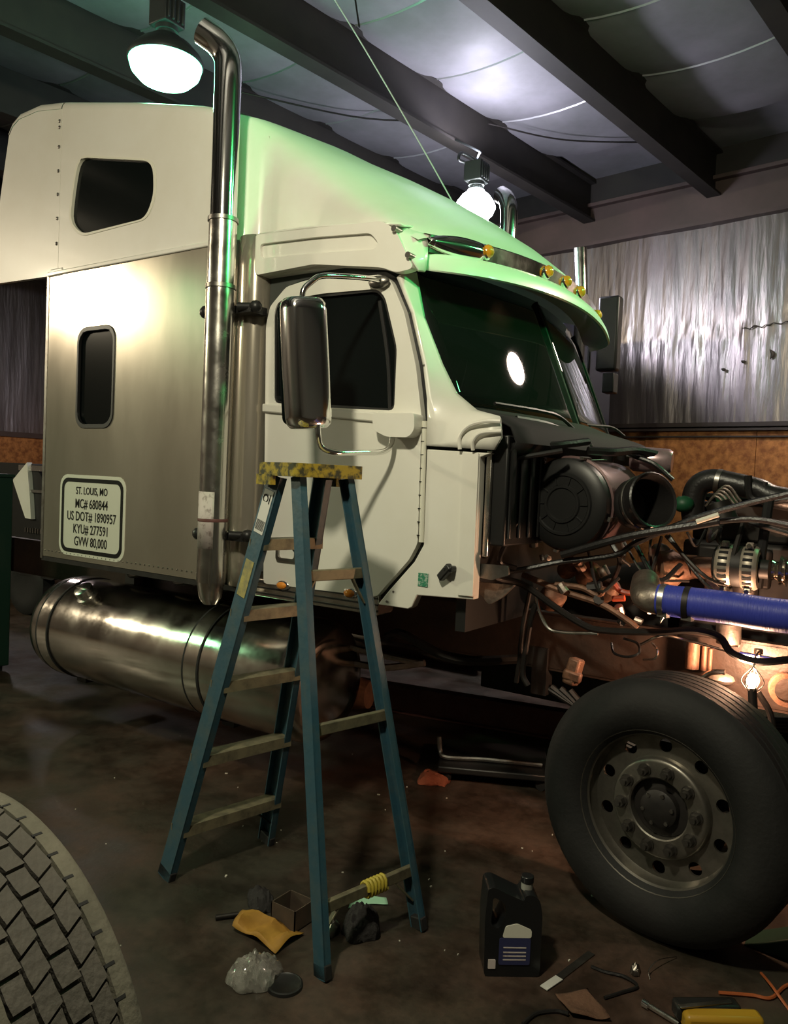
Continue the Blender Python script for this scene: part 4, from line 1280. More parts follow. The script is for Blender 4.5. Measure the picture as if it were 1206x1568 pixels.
# blue charge-air hose and elbow
H0, H1 = V((-0.096, 0.300, 1.274)), V(1.18, 0.42, 1.30)
hd = (V((0.383, 0.300, 1.269)) - H0).normalized()
hose = MB().tube([H0, (0.161, 0.300, 1.275), (0.383, 0.300, 1.269), (0.85, 0.32, 1.29), H1], lambda t: 0.064, 28).build('charge_air_hose', 'blue_silicone', T, smooth=60)
MB().tube([tuple(H0 + V(-0.10, 0.16, 0.05)), tuple(H0 + V(-0.075, 0.06, 0.012)), tuple(H0 + V(-0.03, 0.0, 0.0)), tuple(H0 + hd * 0.03)], 0.060, 24).build('metal_elbow', 'cast_metal', hose, smooth=60)
for d, mm in ((0.02, 'worn_chrome'), (0.115, 'dark_steel')):
    MB().lathe([(0.064, -0.012), (0.068, -0.011), (0.068, 0.011), (0.064, 0.012)], H0 + hd * d, hd, 32).build('hose_clamp', mm, hose)
    c = H0 + hd * d + V(0, -0.02, -0.056)
    MB().bar(c + V(-0.012, 0, 0), c + V(0.03, -0.015, 0.0), 0.022, 0.018).build('clamp_screw', 'steel_grey', hose)
MB().tube([tuple(H0 + hd * 0.03 + V(0, -0.03, -0.055)), tuple(H0 + hd * 0.02 + V(0, -0.03, -0.09))], lambda t: 0.010 - 0.008 * t, 8, 2).build('drip_tab', 'polished_metal', hose)
# steering and suspension bits around the lit rail
for q in ((-0.035, 0.680, 1.001),):
    m = MB().cyl(V(q) + V(0, 0, 0.05), V(q) + V(0, 0, -0.07), 0.03, n=16)
    m.cyl(V(q) + V(0.05, 0, 0.05), V(q) + V(0.05, 0, -0.07), 0.012, n=10)
    m.cyl(V(q) + V(0.075, 0, 0.03), V(q) + V(0.075, 0, -0.07), 0.010, n=10)
    m.build('shock_mount', 'rust_brown', T)
MB().ball((0.109, 0.600, 0.924), 0.045, 12, (1.2, 1, 0.6)).build('steering_knuckle', 'cast_metal', T)
MB().tube([(0.034, 0.580, 0.919), (0.072, 0.580, 0.949), (0.124, 0.580, 0.958)], 0.013, 8).build('tie_rod', 'polished_metal', T)
MB().lathe([(0, 0), (0.012, 0), (0.012, 0.03), (0.018, 0.03), (0.018, 0.05), (0, 0.05)], (0.245, 0.600, 1.026), (0, 0, 1), 12).build('bolt', 'polished_metal', T)
MB().lathe([(0.05, -0.01), (0.07, -0.01), (0.07, 0.03), (0.05, 0.03)], (0.357, 0.620, 0.924), (0.3, -1, 0), 24).build('pulley', 'rust_brown', T)
m = MB().bar((-0.512, 0.450, 0.815), (-0.489, 0.470, 0.936), 0.075, 0.06)
m.bar((-0.538, 0.430, 0.868), (-0.454, 0.440, 0.852), 0.04, 0.05)
m.build('brake_caliper', 'rust_brown', T, bevel=0.012)

# ---------------------------------------------------------------- trouble light in the engine bay
LP = V((0.254, 0.440, 0.975))
wl = thing('work_light', 'small bare glowing work light hung beside the frame rail under the blue hose', 'lamp', LP)
MB().ball(LP, 0.024, 12, (1, 1, 1.3)).build('bulb', 'bulb_warm', wl)
MB().cyl(LP + V(0.0, 0, -0.03), LP + V(0.01, 0, -0.13), 0.018, n=12).build('handle', 'black_plastic', wl)
for k in range(6):
    t = 2 * PI * k / 6
    MB().tube([LP + V(0.02 * math.cos(t), 0.02 * math.sin(t), -0.04), LP + V(0.042 * math.cos(t), 0.042 * math.sin(t), 0.0), LP + V(0.0, 0.0, 0.06)], 0.0022, 5, 4).build('cage_wire', 'steel_grey', wl)
MB().tube([LP + V(0.0, 0, 0.06), LP + V(0.0, 0.03, 0.09), LP + V(0.0, 0.10, 0.10)], 0.004, 6, 4).build('hook', 'steel_grey', wl)
point_lamp('work_light_glow', tuple(LP + V(-0.045, 0.045, 0.02)), (1.0, 0.55, 0.32), 36, 0.03, wl)

# ---------------------------------------------------------------- hanging lamps in view
def high_bay(loc, hang, lens, col, watts, label, upw, wcol, k_):
    x, y, z = loc
    t = thing('high_bay_lamp', label, 'lamp', (x, y, z), 'high-bay lamps')
    MB().lathe([(0.0, -0.125 * k_), (0.08 * k_, -0.12 * k_), (0.15 * k_, -0.095 * k_), (0.195 * k_, -0.05 * k_), (0.21 * k_, 0.0)], loc, (0, 0, 1), 32).build('refractor', lens, t, smooth=60)
    MB().lathe([(0.215 * k_, 0.0), (0.22 * k_, 0.02), (0.20 * k_, 0.06), (0.15 * k_, 0.12), (0.10 * k_, 0.15), (0.09 * k_, 0.17)], loc, (0, 0, 1), 32).build('reflector', 'lamp_white' if wcol else 'lamp_housing', t, smooth=60)
    m = MB().cyl((x, y, z + 0.17), (x, y, z + 0.22), 0.06, n=20)
    m.cyl((x, y, z + 0.21), (x, y, z + 0.24), 0.075, n=20)
    m.build('socket', 'lamp_housing', t)
    m = MB().box((x - 0.085, y - 0.085, z + 0.24), (x + 0.085, y + 0.085, z + 0.42))
    for k in range(4):
        m.box((x - 0.1, y - 0.07 + 0.04 * k, z + 0.26), (x + 0.1, y - 0.05 + 0.04 * k, z + 0.40))
    m.build('ballast_box', 'lamp_housing', t, bevel=0.008)
    m = MB().tube([(x, y, z + 0.42), (x, y, z + 0.47), (x + 0.015, y, z + 0.50), (x, y, z + 0.53), tuple(hang)], 0.010, 8)
    m.build('hook', 'lamp_housing', t)
    point_lamp('lamp_glow', (x, y, z - 0.30), col, watts, 0.16, t)
    if upw:
        lo_ = point_lamp('lamp_uplight', (x + 0.03, y - 0.03, z + 0.45), col, upw, 0.08, t)
        sd = bpy.data.lights.new('lamp_uplight', 'SPOT')
        sd.energy, sd.color, sd.shadow_soft_size = upw, col, 0.08
        sd.spot_size, sd.spot_blend = math.radians(140), 0.5
        lo_.data = sd
        lo_.rotation_euler = (PI, 0, 0)
    return t


high_bay((-3.62, 0.56, 4.45), (-3.60, 0.56, 4.93), 'lamp_green', (0.35, 1.0, 0.62), 50, 'glowing green high-bay lamp above the sleeper roof beside the chrome stack', 3, False, 1.15)
l2 = high_bay((-2.79, 3.43, 4.24), tuple(hall(-3.50, 3.0, 4.93)), 'lamp_white', (0.86, 0.83, 1.0), 130, 'glowing white high-bay lamp half hidden behind the front of the truck roof', 95, True, 0.85)
MB().tube([(-2.759, 3.430, 4.638), (-2.791, 3.300, 4.668), (-2.772, 3.100, 4.626), (-2.766, 3.050, 4.550), (-2.770, 3.150, 4.564)], 0.014, 8).build('power_cord', 'lamp_housing', l2)

# wire slung from the ceiling to the roof
tag(MB().tube([(-3.072, 1.587, 5.300), (-2.801, 1.700, 4.855), (-2.505, 2.000, 4.262), (-2.304, 2.200, 3.845)], 0.0055, 6).build('slung_wire', 'white_rope', None), 'thin pale wire slung from the ceiling down to the truck roof', 'wire')
tag(MB().tube([(-2.940, 1.717, 5.300), (-2.900, 1.707, 5.150), (-2.878, 1.709, 5.050)], 0.007, 6).build('ceiling_cord', 'dark_steel', None), 'short dark cord hanging from the ceiling beside the slung wire', 'cord')

# ---------------------------------------------------------------- stepladder
L = thing('stepladder', 'tall blue fibreglass stepladder with paint-spattered yellow top standing beside the cab door', 'ladder', (-1.25, -0.6, 0))
capz = 1.715
FA, FB, RC_, RD = V(-1.769, -0.80, 0), V(-1.664, -0.278, 0), V(-0.828, -0.906, 0), V(-0.722, -0.425, 0)
TA, TB, TCc, TD = V(-1.325, -0.690, capz), V(-1.262, -0.455, capz), V(-1.185, -0.725, capz), V(-1.115, -0.49, capz)


def rail(name, foot, top, w, dpt, inward):
    foot, top = V(foot), V(top)
    d = (top - foot).normalized()
    inn = V(inward)
    inn = (inn - d * inn.dot(d)).normalized()
    m = MB()
    m.bar(foot, top, w, 0.006, inn)
    a, b, _ = frame(top - foot, inn)
    for s in (-1, 1):
        o = a * s * (w / 2 - 0.003) + inn * dpt / 2
        m.bar(foot + o, top + o, 0.006, dpt, inn)
    ob = m.build(name, 'blue_fibreglass', L, smooth=0)
    c = foot
    MB().bar(c - d * 0.0, c + d * 0.05, w + 0.012, 0.03, inn, 0, 0.012).build('foot_pad', 'rubber', L, bevel=0.004)
    return ob


yin = (FB - FA).normalized()
rail('front_rail', FA, TA, 0.085, 0.030, yin)
rail('front_rail', FB, TB, 0.085, 0.030, -yin)
rail('rear_rail', RC_, TCc, 0.058, 0.028, (RD - RC_).normalized())
rail('rear_rail', RD, TD, 0.058, 0.028, (RC_ - RD).normalized())
# top cap
cc = (TA + TB + TCc + TD) / 4
ua = ((TCc + TD) - (TA + TB)).normalized()
va = V(-ua.y, ua.x, 0)


def capp(u, v, d):
    p = cc + ua * u + va * v
    return (p.x, p.y, 1.712 + d)


cap = MB().plate(rrect(-0.135, -0.165, 0.125, 0.165, 0.02), capp, 0.052).build('top_cap', 'yellow_plastic', L, bevel=0.008)
for sv in (-1, 1):
    MB().plate([(-0.13, sv * 0.160 - 0.012), (-0.03, sv * 0.160 - 0.012), (-0.03, sv * 0.160 + 0.012), (-0.13, sv * 0.160 + 0.012)], lambda u, v, d: capp(u, v, -0.035 + d), 0.04).build('cap_ear', 'yellow_plastic', L)
for z in (1.455, 1.165, 0.865, 0.545, 0.235):
    a, b = FA.lerp(TA, z / capz), FB.lerp(TB, z / capz)
    st = MB().bar(a, b, 0.078, 0.012, V(0, 0, 1))
    st.bar(a + V(0.038, 0, -0.018), b + V(0.038, 0, -0.018), 0.004, 0.042, V(0, 0, 1))
    st.bar(a + V(-0.038, 0, -0.012), b + V(-0.038, 0, -0.012), 0.004, 0.03, V(0, 0, 1))
    st.build('step', 'step_aluminium', L, smooth=0)
for z in (1.345, 0.80, 0.215):
    a, b = RC_.lerp(TCc, z / capz), RD.lerp(TD, z / capz)
    MB().bar(a, b, 0.022, 0.042, V(0, 0, 1)).build('rear_brace', 'step_aluminium', L, bevel=0.003)
    if z != 0.80:
        for (p, q) in ((a, b), (b, a)):
            dd = (q - p).normalized()
            low = p + V(0, 0, -0.10) + (RC_ - TCc if p is a else RD - TD).normalized() * 0.02
            MB().bar(p + dd * (0.07 if z > 1 else 0.11), low, 0.018, 0.006).build('knee_brace', 'step_aluminium', L, smooth=0)
for z in (0.235, 1.455):
    b, a = FB.lerp(TB, z / capz), FA.lerp(TA, z / capz)
    dd = (a - b).normalized()
    MB().bar(b + dd * 0.12 + V(0, 0, -0.03), FB.lerp(TB, (z - 0.14) / capz), 0.018, 0.005).build('knee_brace', 'dark_steel', L, smooth=0)
# labels on the near front rail: on the web's outer face
dA = (TA - FA).normalized()


def on_rail(t0, t1, wd, mname, nm):
    a, b = FA.lerp(TA, t0), FA.lerp(TA, t1)
    off = -yin * 0.0045
    return MB().bar(a + off, b + off, wd, 0.002, -yin).build(nm, mname, L, smooth=0)


on_rail(0.865, 0.965, 0.06, 'label_white', 'rail_label')
on_rail(0.715, 0.80, 0.055, 'label_yellow', 'rail_label')
side_ax = frame(TA - FA, -yin)[0]
for k in range(9):
    a, b = FA.lerp(TA, 0.872), FA.lerp(TA, 0.895)
    o = -yin * 0.006 + side_ax * (-0.024 + 0.006 * k)
    MB().bar(a + o, b + o, 0.0025, 0.001, -yin).build('barcode_bar', 'decal_black', L, smooth=0)
a, b = FA.lerp(TA, 0.948), FA.lerp(TA, 0.948)
o = -yin * 0.006
MB().lathe([(0.012, 0), (0.018, 0), (0.018, 0.001), (0.012, 0.001)], FA.lerp(TA, 0.945) + o + side_ax * 0.008, -yin, 16).build('label_digit', 'decal_black', L)
MB().bar(FA.lerp(TA, 0.935) + o - side_ax * 0.018, FA.lerp(TA, 0.956) + o - side_ax * 0.018, 0.006, 0.001, -yin).build('label_digit', 'decal_black', L)
# sling of yellow rope on the lowest rear brace
ca = RC_.lerp(TCc, 0.215 / capz).lerp(RD.lerp(TD, 0.215 / capz), 0.58)
db = (RD - RC_).normalized()
rope = []
for k in range(60):
    t = 2 * PI * k / 10
    rope.append(ca + db * (-0.05 + 0.10 * k / 60) + V(0.021 * math.cos(t), 0, 0.030 * math.sin(t)))
tag(MB().tube(rope, 0.007, 6, 1).build('rope_tie', 'yellow_rope', None), 'yellow rope wound round the lowest rear brace of the ladder', 'rope')

# ---------------------------------------------------------------- loose drive tire in the near left corner
TRr, TYo = 0.5157, -2.059
tire = thing('drive_tire', 'big dusty drive tire with zigzag tread blocks standing in the near left corner', 'tire', (-0.770, TYo - 0.135, 0))
TO = V(-0.770, TYo, TRr)
TAx = V(0, -1, 0)
W_ = 0.27
RB = TRr - 0.016
pr = [(0.285, 0.02), (0.30, 0.004), (0.36, -0.016), (0.42, -0.018), (0.46, -0.010), (0.487, -0.002), (0.503, 0.003), (TRr - 0.004, 0.010), (TRr, 0.022), (TRr, 0.046), (RB, 0.049),
      (RB, W_ - 0.049), (TRr, W_ - 0.046), (TRr, W_ - 0.022), (TRr - 0.004, W_ - 0.010), (0.487, W_ + 0.002), (0.42, W_ + 0.018), (0.36, W_ + 0.016), (0.30, W_ - 0.004), (0.285, W_ - 0.02)]
carc = MB().lathe(pr, TO, TAx, 96).build('carcass', 'dirty_rubber', tire, smooth=40)
MB().lathe([(0.0, 0.10), (0.2, 0.09), (0.25, 0.05), (0.288, 0.02), (0.30, 0.0)], TO, TAx, 48).build('rim', 'steel_grey', tire)
NB = 56
pitch = 2 * PI / NB
cols = 4
cw = (W_ - 0.098) / cols


def block_mesh(c):
    a = 0.0022
    t0, t1 = 0.049 + c * cw, 0.049 + (c + 1) * cw
    g = 0.0030
    sl = 0.20 if c % 2 == 0 else 0.03
    gp = 0.07
    poly = []
    for s, t in ((0, t0 + g), (0.45, t0 + g), (1, t0 + g), (1, t1 - g), (0.55, t1 - g), (0, t1 - g)):
        lat = (t - (t0 + t1) / 2) / cw
        ss = s + (gp if s == 0 else (-gp if s == 1 else 0)) + sl * lat * 2
        zig = a * (1 - 2 * s) + (0.0015 if 0 < s < 1 else 0)
        poly.append((ss, t + zig))
    m = MB()

    def fn(u, v, d):
        th = (u - 0.5) * pitch
        r_ = RB - 0.002 + d
        return (r_ * math.sin(th), -v, r_ * math.cos(th))
    m.plate(poly, fn, 0.018)
    return m


for c in range(cols):
    first = None
    for k in range(NB):
        M_ = Matrix.Translation(TO) @ Matrix.Rotation(pitch * (k + (0.5 if c % 2 else 0)), 4, 'Y')
        if first is None:
            first = block_mesh(c).build('tread_block', 'tread_rubber', tire, smooth=0)
            first.matrix_basis = M_
        else:
            copy_mesh(first, M_, tire)
# notches in the shoulder rib
for k in range(NB):
    M_ = Matrix.Translation(TO) @ Matrix.Rotation(pitch * k, 4, 'Y')
    if k == 0:
        nt_ = MB().box((-0.003, -0.050, TRr - 0.01), (0.003, -0.030, TRr + 0.0008)).build('rib_notch', 'black_matte', tire, smooth=0)
        nt_.matrix_basis = M_
    else:
        copy_mesh(nt_, M_, tire)

# ---------------------------------------------------------------- things behind the truck
bt = thing('parked_truck', 'dark blue truck cab with a chrome stack parked behind the white truck', 'truck', (-3.6, 4.2, 0))
m = MB().plate(rounded([(-5.2, 0.9), (-5.2, 3.55), (-2.5, 3.55), (-2.12, 3.45), (-1.97, 3.1), (-1.95, 0.9)], 0.15), side(3.45), 1.55)
m.build('cab', 'navy_paint', bt, bevel=0.06, seg=3)
MB().box((-5.2, 3.6, 0.55), (-0.5, 4.85, 0.9)).build('chassis', 'black_iron', bt, smooth=0)
MB().box((-5.2, 3.42, 0.22), (-0.5, 3.50, 1.0)).build('blocking_board', 'black_matte', bt, bevel=0.01)  # black board added to hide the lit floor beyond
for y in (3.5, 4.72):
    for x in (-4.6, -1.35):
        MB().lathe([(0, 0.02), (0.25, 0.02), (0.3, 0), (0.42, 0), (0.48, 0.03), (0.48, 0.22), (0.42, 0.25), (0.2, 0.25), (0, 0.25)], (x, y, 0.48), (0, 1, 0), 32).build('wheel', 'rubber', bt)
MB().cyl((-1.903, 3.900, 3.455), (-1.941, 3.900, 3.895), 0.060, n=20).build('stack', 'worn_chrome', bt)
MB().cyl(V((-1.903, 3.900, 3.455)) + V(0, 0, -0.9), (-1.903, 3.900, 3.455), 0.055, n=20).build('stack', 'black_iron', bt)
a, b = (-1.524, 3.350, 3.294), (-1.348, 3.350, 2.686)
MB().box((a[0], 3.3, b[2]), (b[0], 3.42, a[2])).build('mirror', 'black_plastic', bt, bevel=0.02)
a, b = (-1.456, 3.350, 2.669), (-1.359, 3.350, 2.505)
MB().box((a[0], 3.3, b[2]), (b[0], 3.42, a[2])).build('mirror', 'black_plastic', bt, bevel=0.01)
MB().tube([(-1.75, 3.46, 3.2), (-1.62, 3.38, 3.25), (-1.60, 3.36, 3.0), (-1.62, 3.38, 2.5), (-1.75, 3.46, 2.45)], 0.015, 8).build('mirror_arm', 'black_plastic', bt)

gc = thing('green_cabinet', 'dark green steel cabinet standing at the left edge behind the fuel tank', 'cabinet', (-5.9, 0.32, 0))
m = MB().box((-6.40, 0.06, 0.05), (-5.37, 0.57, 1.60))
m.build('body', 'green_cabinet', gc, bevel=0.01)
MB().box((-6.41, 0.04, 1.60), (-5.36, 0.58, 1.625)).build('top', 'green_cabinet', gc, bevel=0.004)
MB().box((-6.36, 0.09, 0.0), (-5.42, 0.54, 0.05)).build('plinth', 'black_matte', gc)
for x0 in (-6.38, -5.88):
    d_ = MB().box((x0, 0.045, 0.08), (x0 + 0.48, 0.062, 1.57)).build('door', 'green_cabinet', gc, bevel=0.004)
    MB().box((x0 + 0.22, 0.03, 0.8), (x0 + 0.24, 0.048, 0.95)).build('handle', 'steel_grey', d_)

bv = thing('parked_van', 'dark vehicle with a white rear edge and bright trim behind the green cabinet', 'vehicle', (-8.6, 2.6, 0))
m = MB().plate(rounded([(-10.4, 0.45), (-10.4, 1.55), (-9.6, 1.72), (-7.45, 1.72), (-7.05, 1.30), (-7.0, 0.45)], 0.08), side(2.0), 1.5)
m.build('body', 'black_plastic', bv, bevel=0.04)
MB().plate(xz([(-7.799, 1.970, 1.525), (-7.517, 1.970, 1.732), (-7.448, 1.970, 1.355), (-7.412, 1.970, 1.102), (-7.529, 1.970, 1.109)]), side(1.95), 0.06).build('edge_panel', 'white_paint', bv)
MB().box((-7.72, 1.97, 1.64), (-7.10, 2.02, 1.70)).build('trim_strip', 'worn_chrome', bv)
MB().box((-7.72, 1.97, 1.40), (-7.10, 2.02, 1.43)).build('trim_strip', 'steel_grey', bv)
m = MB()
for k in range(10):
    m.box((-7.55 + k * 0.05, 1.96, 0.95), (-7.53 + k * 0.05, 2.0, 1.0))
m.build('grille', 'steel_grey', bv)
MB().box((-7.8, 1.95, 0.72), (-6.9, 2.02, 0.82)).build('bumper', 'worn_chrome', bv, bevel=0.01)
for x in (-9.7, -7.6):
    for y in (1.98, 3.3):
        MB().lathe([(0, 0.03), (0.18, 0.02), (0.22, 0), (0.31, 0), (0.36, 0.03), (0.36, 0.17), (0.31, 0.2), (0, 0.2)], (x, y, 0.36), (0, 1, 0), 28).build('wheel', 'rubber', bv)

sb = thing('steel_beam', 'long dull red steel beam lying on the floor under the truck', 'beam', (-1.8, 1.95, 0))
m = MB()
A0, A1 = V(-3.1, 1.70, 0), V(-0.75, 2.15, 0)
m.bar(A0 + V(0, 0, 0.10), A1 + V(0, 0, 0.10), 0.012, 0.176)
m.build('web', 'red_oxide', sb)
for z in (0.006, 0.194):
    MB().bar(A0 + V(0, 0, z), A1 + V(0, 0, z), 0.10, 0.012).build('flange', 'red_oxide', sb)

cr = thing('floor_creeper', 'low black creeper with a grey tube rail on the floor under the cab', 'creeper', (-1.25, 1.2, 0))
m = MB()
P0, P1 = V((-1.480, 0.969, 0.080)), V((-0.914, 1.255, 0.080))
dirc = (P1 - P0).normalized()
per = V(-dirc.y, dirc.x, 0)
Q = [P0 - per * 0.14, P1 - per * 0.14, P1 + per * 0.35, P0 + per * 0.35]
m.add([(q.x, q.y, 0.06) for q in Q] + [(q.x, q.y, 0.10) for q in Q], [(0, 3, 2, 1), (4, 5, 6, 7), (0, 1, 5, 4), (1, 2, 6, 5), (2, 3, 7, 6), (3, 0, 4, 7)])
m.build('board', 'black_plastic', cr, bevel=0.01)
MB().tube([(-1.491, 0.974, 0.220), (-1.474, 0.968, 0.140), (-1.424, 0.961, 0.115), (-1.245, 1.075, 0.115), (-0.940, 1.217, 0.115)], 0.014, 8).build('tube_rail', 'steel_grey', cr)
for q in Q:
    q2 = q.lerp((Q[0] + Q[2]) / 2, 0.15)
    MB().cyl((q2.x, q2.y - 0.012, 0.03), (q2.x, q2.y + 0.012, 0.03), 0.03, n=14).build('caster', 'rubber', cr)

# ---------------------------------------------------------------- oil jug
J = V(-0.345, -0.44, 0)
ju = V(0.80, 0.60, 0).normalized()
jv = V(-ju.y, ju.x, 0)
jug = thing('oil_jug', 'black plastic oil jug with a blue and white label standing on the floor', 'jug', J)


def jf(y0):
    return lambda u, v, d: tuple(J + ju * u + jv * (y0 + d) + V(0, 0, v))


out_ = rounded([(-0.098, 0.0), (0.098, 0.0), (0.098, 0.22), (0.088, 0.27), (0.066, 0.292), (0.036, 0.292), (0.030, 0.27), (-0.075, 0.318), (-0.098, 0.312), (-0.104, 0.20)], 0.018)
hole = rounded([(-0.082, 0.185), (-0.055, 0.17), (-0.028, 0.225), (-0.035, 0.262), (-0.078, 0.285)], 0.014)
MB().plate(out_, jf(-0.055), 0.11, [hole]).build('body', 'jug_black', jug, bevel=0.014, seg=3)
MB().cyl(J + ju * 0.051 + V(0, 0, 0.288), J + ju * 0.051 + V(0, 0, 0.312), 0.021, n=18).build('neck', 'jug_cap', jug)
MB().cyl(J + ju * 0.051 + V(0, 0, 0.312), J + ju * 0.051 + V(0, 0, 0.336), 0.023, n=18).build('cap', 'jug_black', jug, bevel=0.003)
MB().plate(rounded([(-0.05, 0.045), (0.06, 0.045), (0.06, 0.14), (-0.05, 0.14)], 0.008), jf(-0.058), 0.004).build('label', 'jug_blue', jug, smooth=0)
MB().plate(rounded([(-0.04, 0.142), (0.062, 0.142), (0.062, 0.170), (0.01, 0.192), (-0.03, 0.182)], 0.008), jf(-0.058), 0.004).build('label', 'decal_white', jug, smooth=0)
MB().plate(rounded([(-0.086, 0.030), (-0.060, 0.030), (-0.060, 0.062), (-0.086, 0.062)], 0.003), jf(-0.058), 0.004).build('label', 'paper_label', jug, smooth=0)
for z in (0.062, 0.075, 0.088, 0.105):
    MB().plate([(-0.035, z), (0.045, z), (0.045, z + 0.004), (-0.035, z + 0.004)], jf(-0.0592), 0.001).build('label_line', 'paper_label', jug, smooth=0)

# ---------------------------------------------------------------- litter on the floor
def crumple(name, c, sx, sy, h, m, seed, label, cat, rot=0.0, n=16, flat=False, fq=3.0):
    rows = []
    for i in range(n + 1):
        row = []
        for j in range(n + 1):
            u, v = i / n * 2 - 1, j / n * 2 - 1
            rad = math.hypot(u, v)
            k = 1 + 0.3 * noise.noise(V(u * 1.3 + seed, v * 1.3, 0.3))
            if not flat and rad > 1:
                u, v = u / rad, v / rad
                rad = 1
            z = h * (0.12 + (0.9 * max(0, 1 - rad ** 2) if not flat else 0.3) + 0.55 * abs(noise.noise(V(u * fq + seed, v * fq, seed))))
            if not flat and rad >= 0.999:
                z = 0.003
            x_, y_ = u * sx * k, v * sy * k
            row.append((c[0] + x_ * math.cos(rot) - y_ * math.sin(rot), c[1] + x_ * math.sin(rot) + y_ * math.cos(rot), max(0.003, z)))
        rows.append(row)
    o = MB().grid(rows).build(name, m, None, smooth=28, solid=0.0015)
    return tag(o, label, cat)


def px_sheet(name, pts, h, m, label, cat, seed=1, solid=0.002):
    """torn sheet from its outline on the floor"""
    n = 10
    A, B, C_, D = [V(p) for p in pts]
    rows = []
    for i in range(n + 1):
        rows.append([])
        for j in range(n + 1):
            p = A.lerp(B, i / n).lerp(D.lerp(C_, i / n), j / n)
            e = 1 if 0 < i < n and 0 < j < n else 0.6
            p = p + V(noise.noise(p * 9 + V(seed, 0, 0)), noise.noise(p * 9 + V(0, seed, 0)), 0) * 0.02
            rows[-1].append((p.x, p.y, 0.006 + h * e * (0.5 + noise.noise(p * 11 + V(seed, seed, 0)))))
    return tag(MB().grid(rows).build(name, m, None, smooth=25, solid=solid), label, cat)


px_sheet('torn_paper', [(-1.334, -0.768, 0.010), (-1.037, -0.757, 0.010), (-1.040, -0.906, 0.010), (-1.272, -0.884, 0.010)], 0.045, 'mustard_paper', 'torn mustard-yellow sheet of paper lying at the ladder foot', 'paper', 3)
crumple('plastic_bag', (-1.021, -1.030, 0.000), 0.085, 0.105, 0.055, 'clear_plastic', 4.2, 'crumpled clear plastic bag on the floor in front of the yellow sheet', 'bag', 0.5, 26, False, 5.5)
tag(MB().lathe([(0.0, 0.008), (0.05, 0.008), (0.055, 0.012), (0.06, 0.010), (0.062, 0.0)], (-0.900, -1.005, 0.000), (0, 0, 1), 28).build('pan_lid', 'black_plastic', None), 'small round black lid lying beside the clear plastic bag', 'lid')
px_sheet('mint_strip', [(-1.067, -0.443, 0.010), (-0.955, -0.334, 0.010), (-0.917, -0.379, 0.010), (-1.032, -0.496, 0.010)], 0.004, 'mint_strip', 'flat pale mint-green strip behind the ladder foot', 'strip', 5, 0.003).modifiers
crumple('dark_rag', (-0.892, -0.588, 0.000), 0.075, 0.085, 0.09, 'dark_rag', 8.3, 'crumpled near-black rag under the ladder beside the pale strip', 'rag', 0.3)
crumple('oily_rag', (-1.318, -0.690, 0.000), 0.06, 0.09, 0.05, 'dark_rag', 2.7, 'small oily dark rag behind the yellow sheet', 'rag', 0.8)
bx_ = V((-1.133, -0.707, 0.000))
m = MB()
for (lo, hi) in (((-0.06, -0.055, 0.0), (0.06, 0.055, 0.005)), ((-0.06, -0.055, 0.0), (-0.056, 0.055, 0.085)), ((0.056, -0.055, 0.0), (0.06, 0.055, 0.085)),
                 ((-0.06, -0.055, 0.0), (0.06, -0.051, 0.085)), ((-0.06, 0.051, 0.0), (0.06, 0.055, 0.085))):
    m.box(tuple(V(lo) + bx_), tuple(V(hi) + bx_))
tag(m.build('open_box', 'brown_card', None, smooth=0), 'small open brown cardboard box between the ladder legs', 'box')
crumple('foil_scrap', (-0.970, -0.666, 0.000), 0.03, 0.05, 0.04, 'steel_grey', 6.1, 'small crumpled silvery scrap beside the dark rag', 'scrap', 0.2, 10)
tag(MB().cyl((-1.368, -0.881, 0.012), (-1.316, -0.811, 0.012), 0.010, n=10).build('short_rod', 'dark_steel', None), 'short dark rod lying left of the yellow sheet', 'rod')
crumple('red_rag', (-1.450, 0.859, 0.000), 0.10, 0.09, 0.05, 'red_rag', 9.4, 'crumpled rust-red rag on the floor beside the creeper', 'rag', 0.4)
rl = thing('ruler', 'narrow steel ruler with a white tag end on the floor beside the oil jug', 'ruler', V((-0.171, -0.337, 0.000)))
MB().bar((-0.189, -0.458, 0.004), (-0.136, -0.177, 0.004), 0.028, 0.003).build('blade', 'steel_grey', rl, smooth=0)
MB().bar((-0.195, -0.479, 0.006), (-0.174, -0.392, 0.006), 0.030, 0.003).build('tag_end', 'label_white', rl, smooth=0)
px_sheet('leather_scrap', [(-0.155, -0.485, 0.010), (-0.061, -0.404, 0.010), (0.040, -0.503, 0.010), (-0.068, -0.564, 0.010)], 0.035, 'brown_rag', 'brown leathery scrap on the floor below the ruler', 'scrap', 7)
tag(MB().tube([(-0.176, -0.689, 0.008), (-0.162, -0.618, 0.008), (-0.116, -0.566, 0.008), (-0.075, -0.557, 0.012)], 0.006, 6).build('black_cable', 'hose_rubber', None), 'black cable curling on the floor beside the brown scrap', 'cable')
tag(MB().tube([(-0.106, -0.260, 0.006), (-0.058, -0.260, 0.006), (0.008, -0.249, 0.010), (0.061, -0.271, 0.008), (0.025, -0.338, 0.006), (-0.010, -0.399, 0.006)], 0.006, 6).build('air_hose', 'hose_rubber', None), 'thin black hose looped on the floor in front of the wheel', 'hose')
crumple('metal_fitting', (0.029, -0.189, 0.000), 0.02, 0.025, 0.03, 'steel_grey', 5.5, 'small grey metal fitting at the end of the thin black hose', 'fitting', 0.2, 8)
tag(MB().tube([(0.085, -0.199, 0.004), (0.072, -0.172, 0.020), (0.088, -0.108, 0.030), (0.125, -0.006, 0.006)], 0.002, 5).build('thin_wire', 'worn_chrome', None), 'thin bright wire arching off the floor in front of the wheel', 'wire')
ext_ = thing('socket_extension', 'chrome socket extension bar lying on the floor near the yellow tool', 'tool', V((0.159, -0.346, 0.000)))
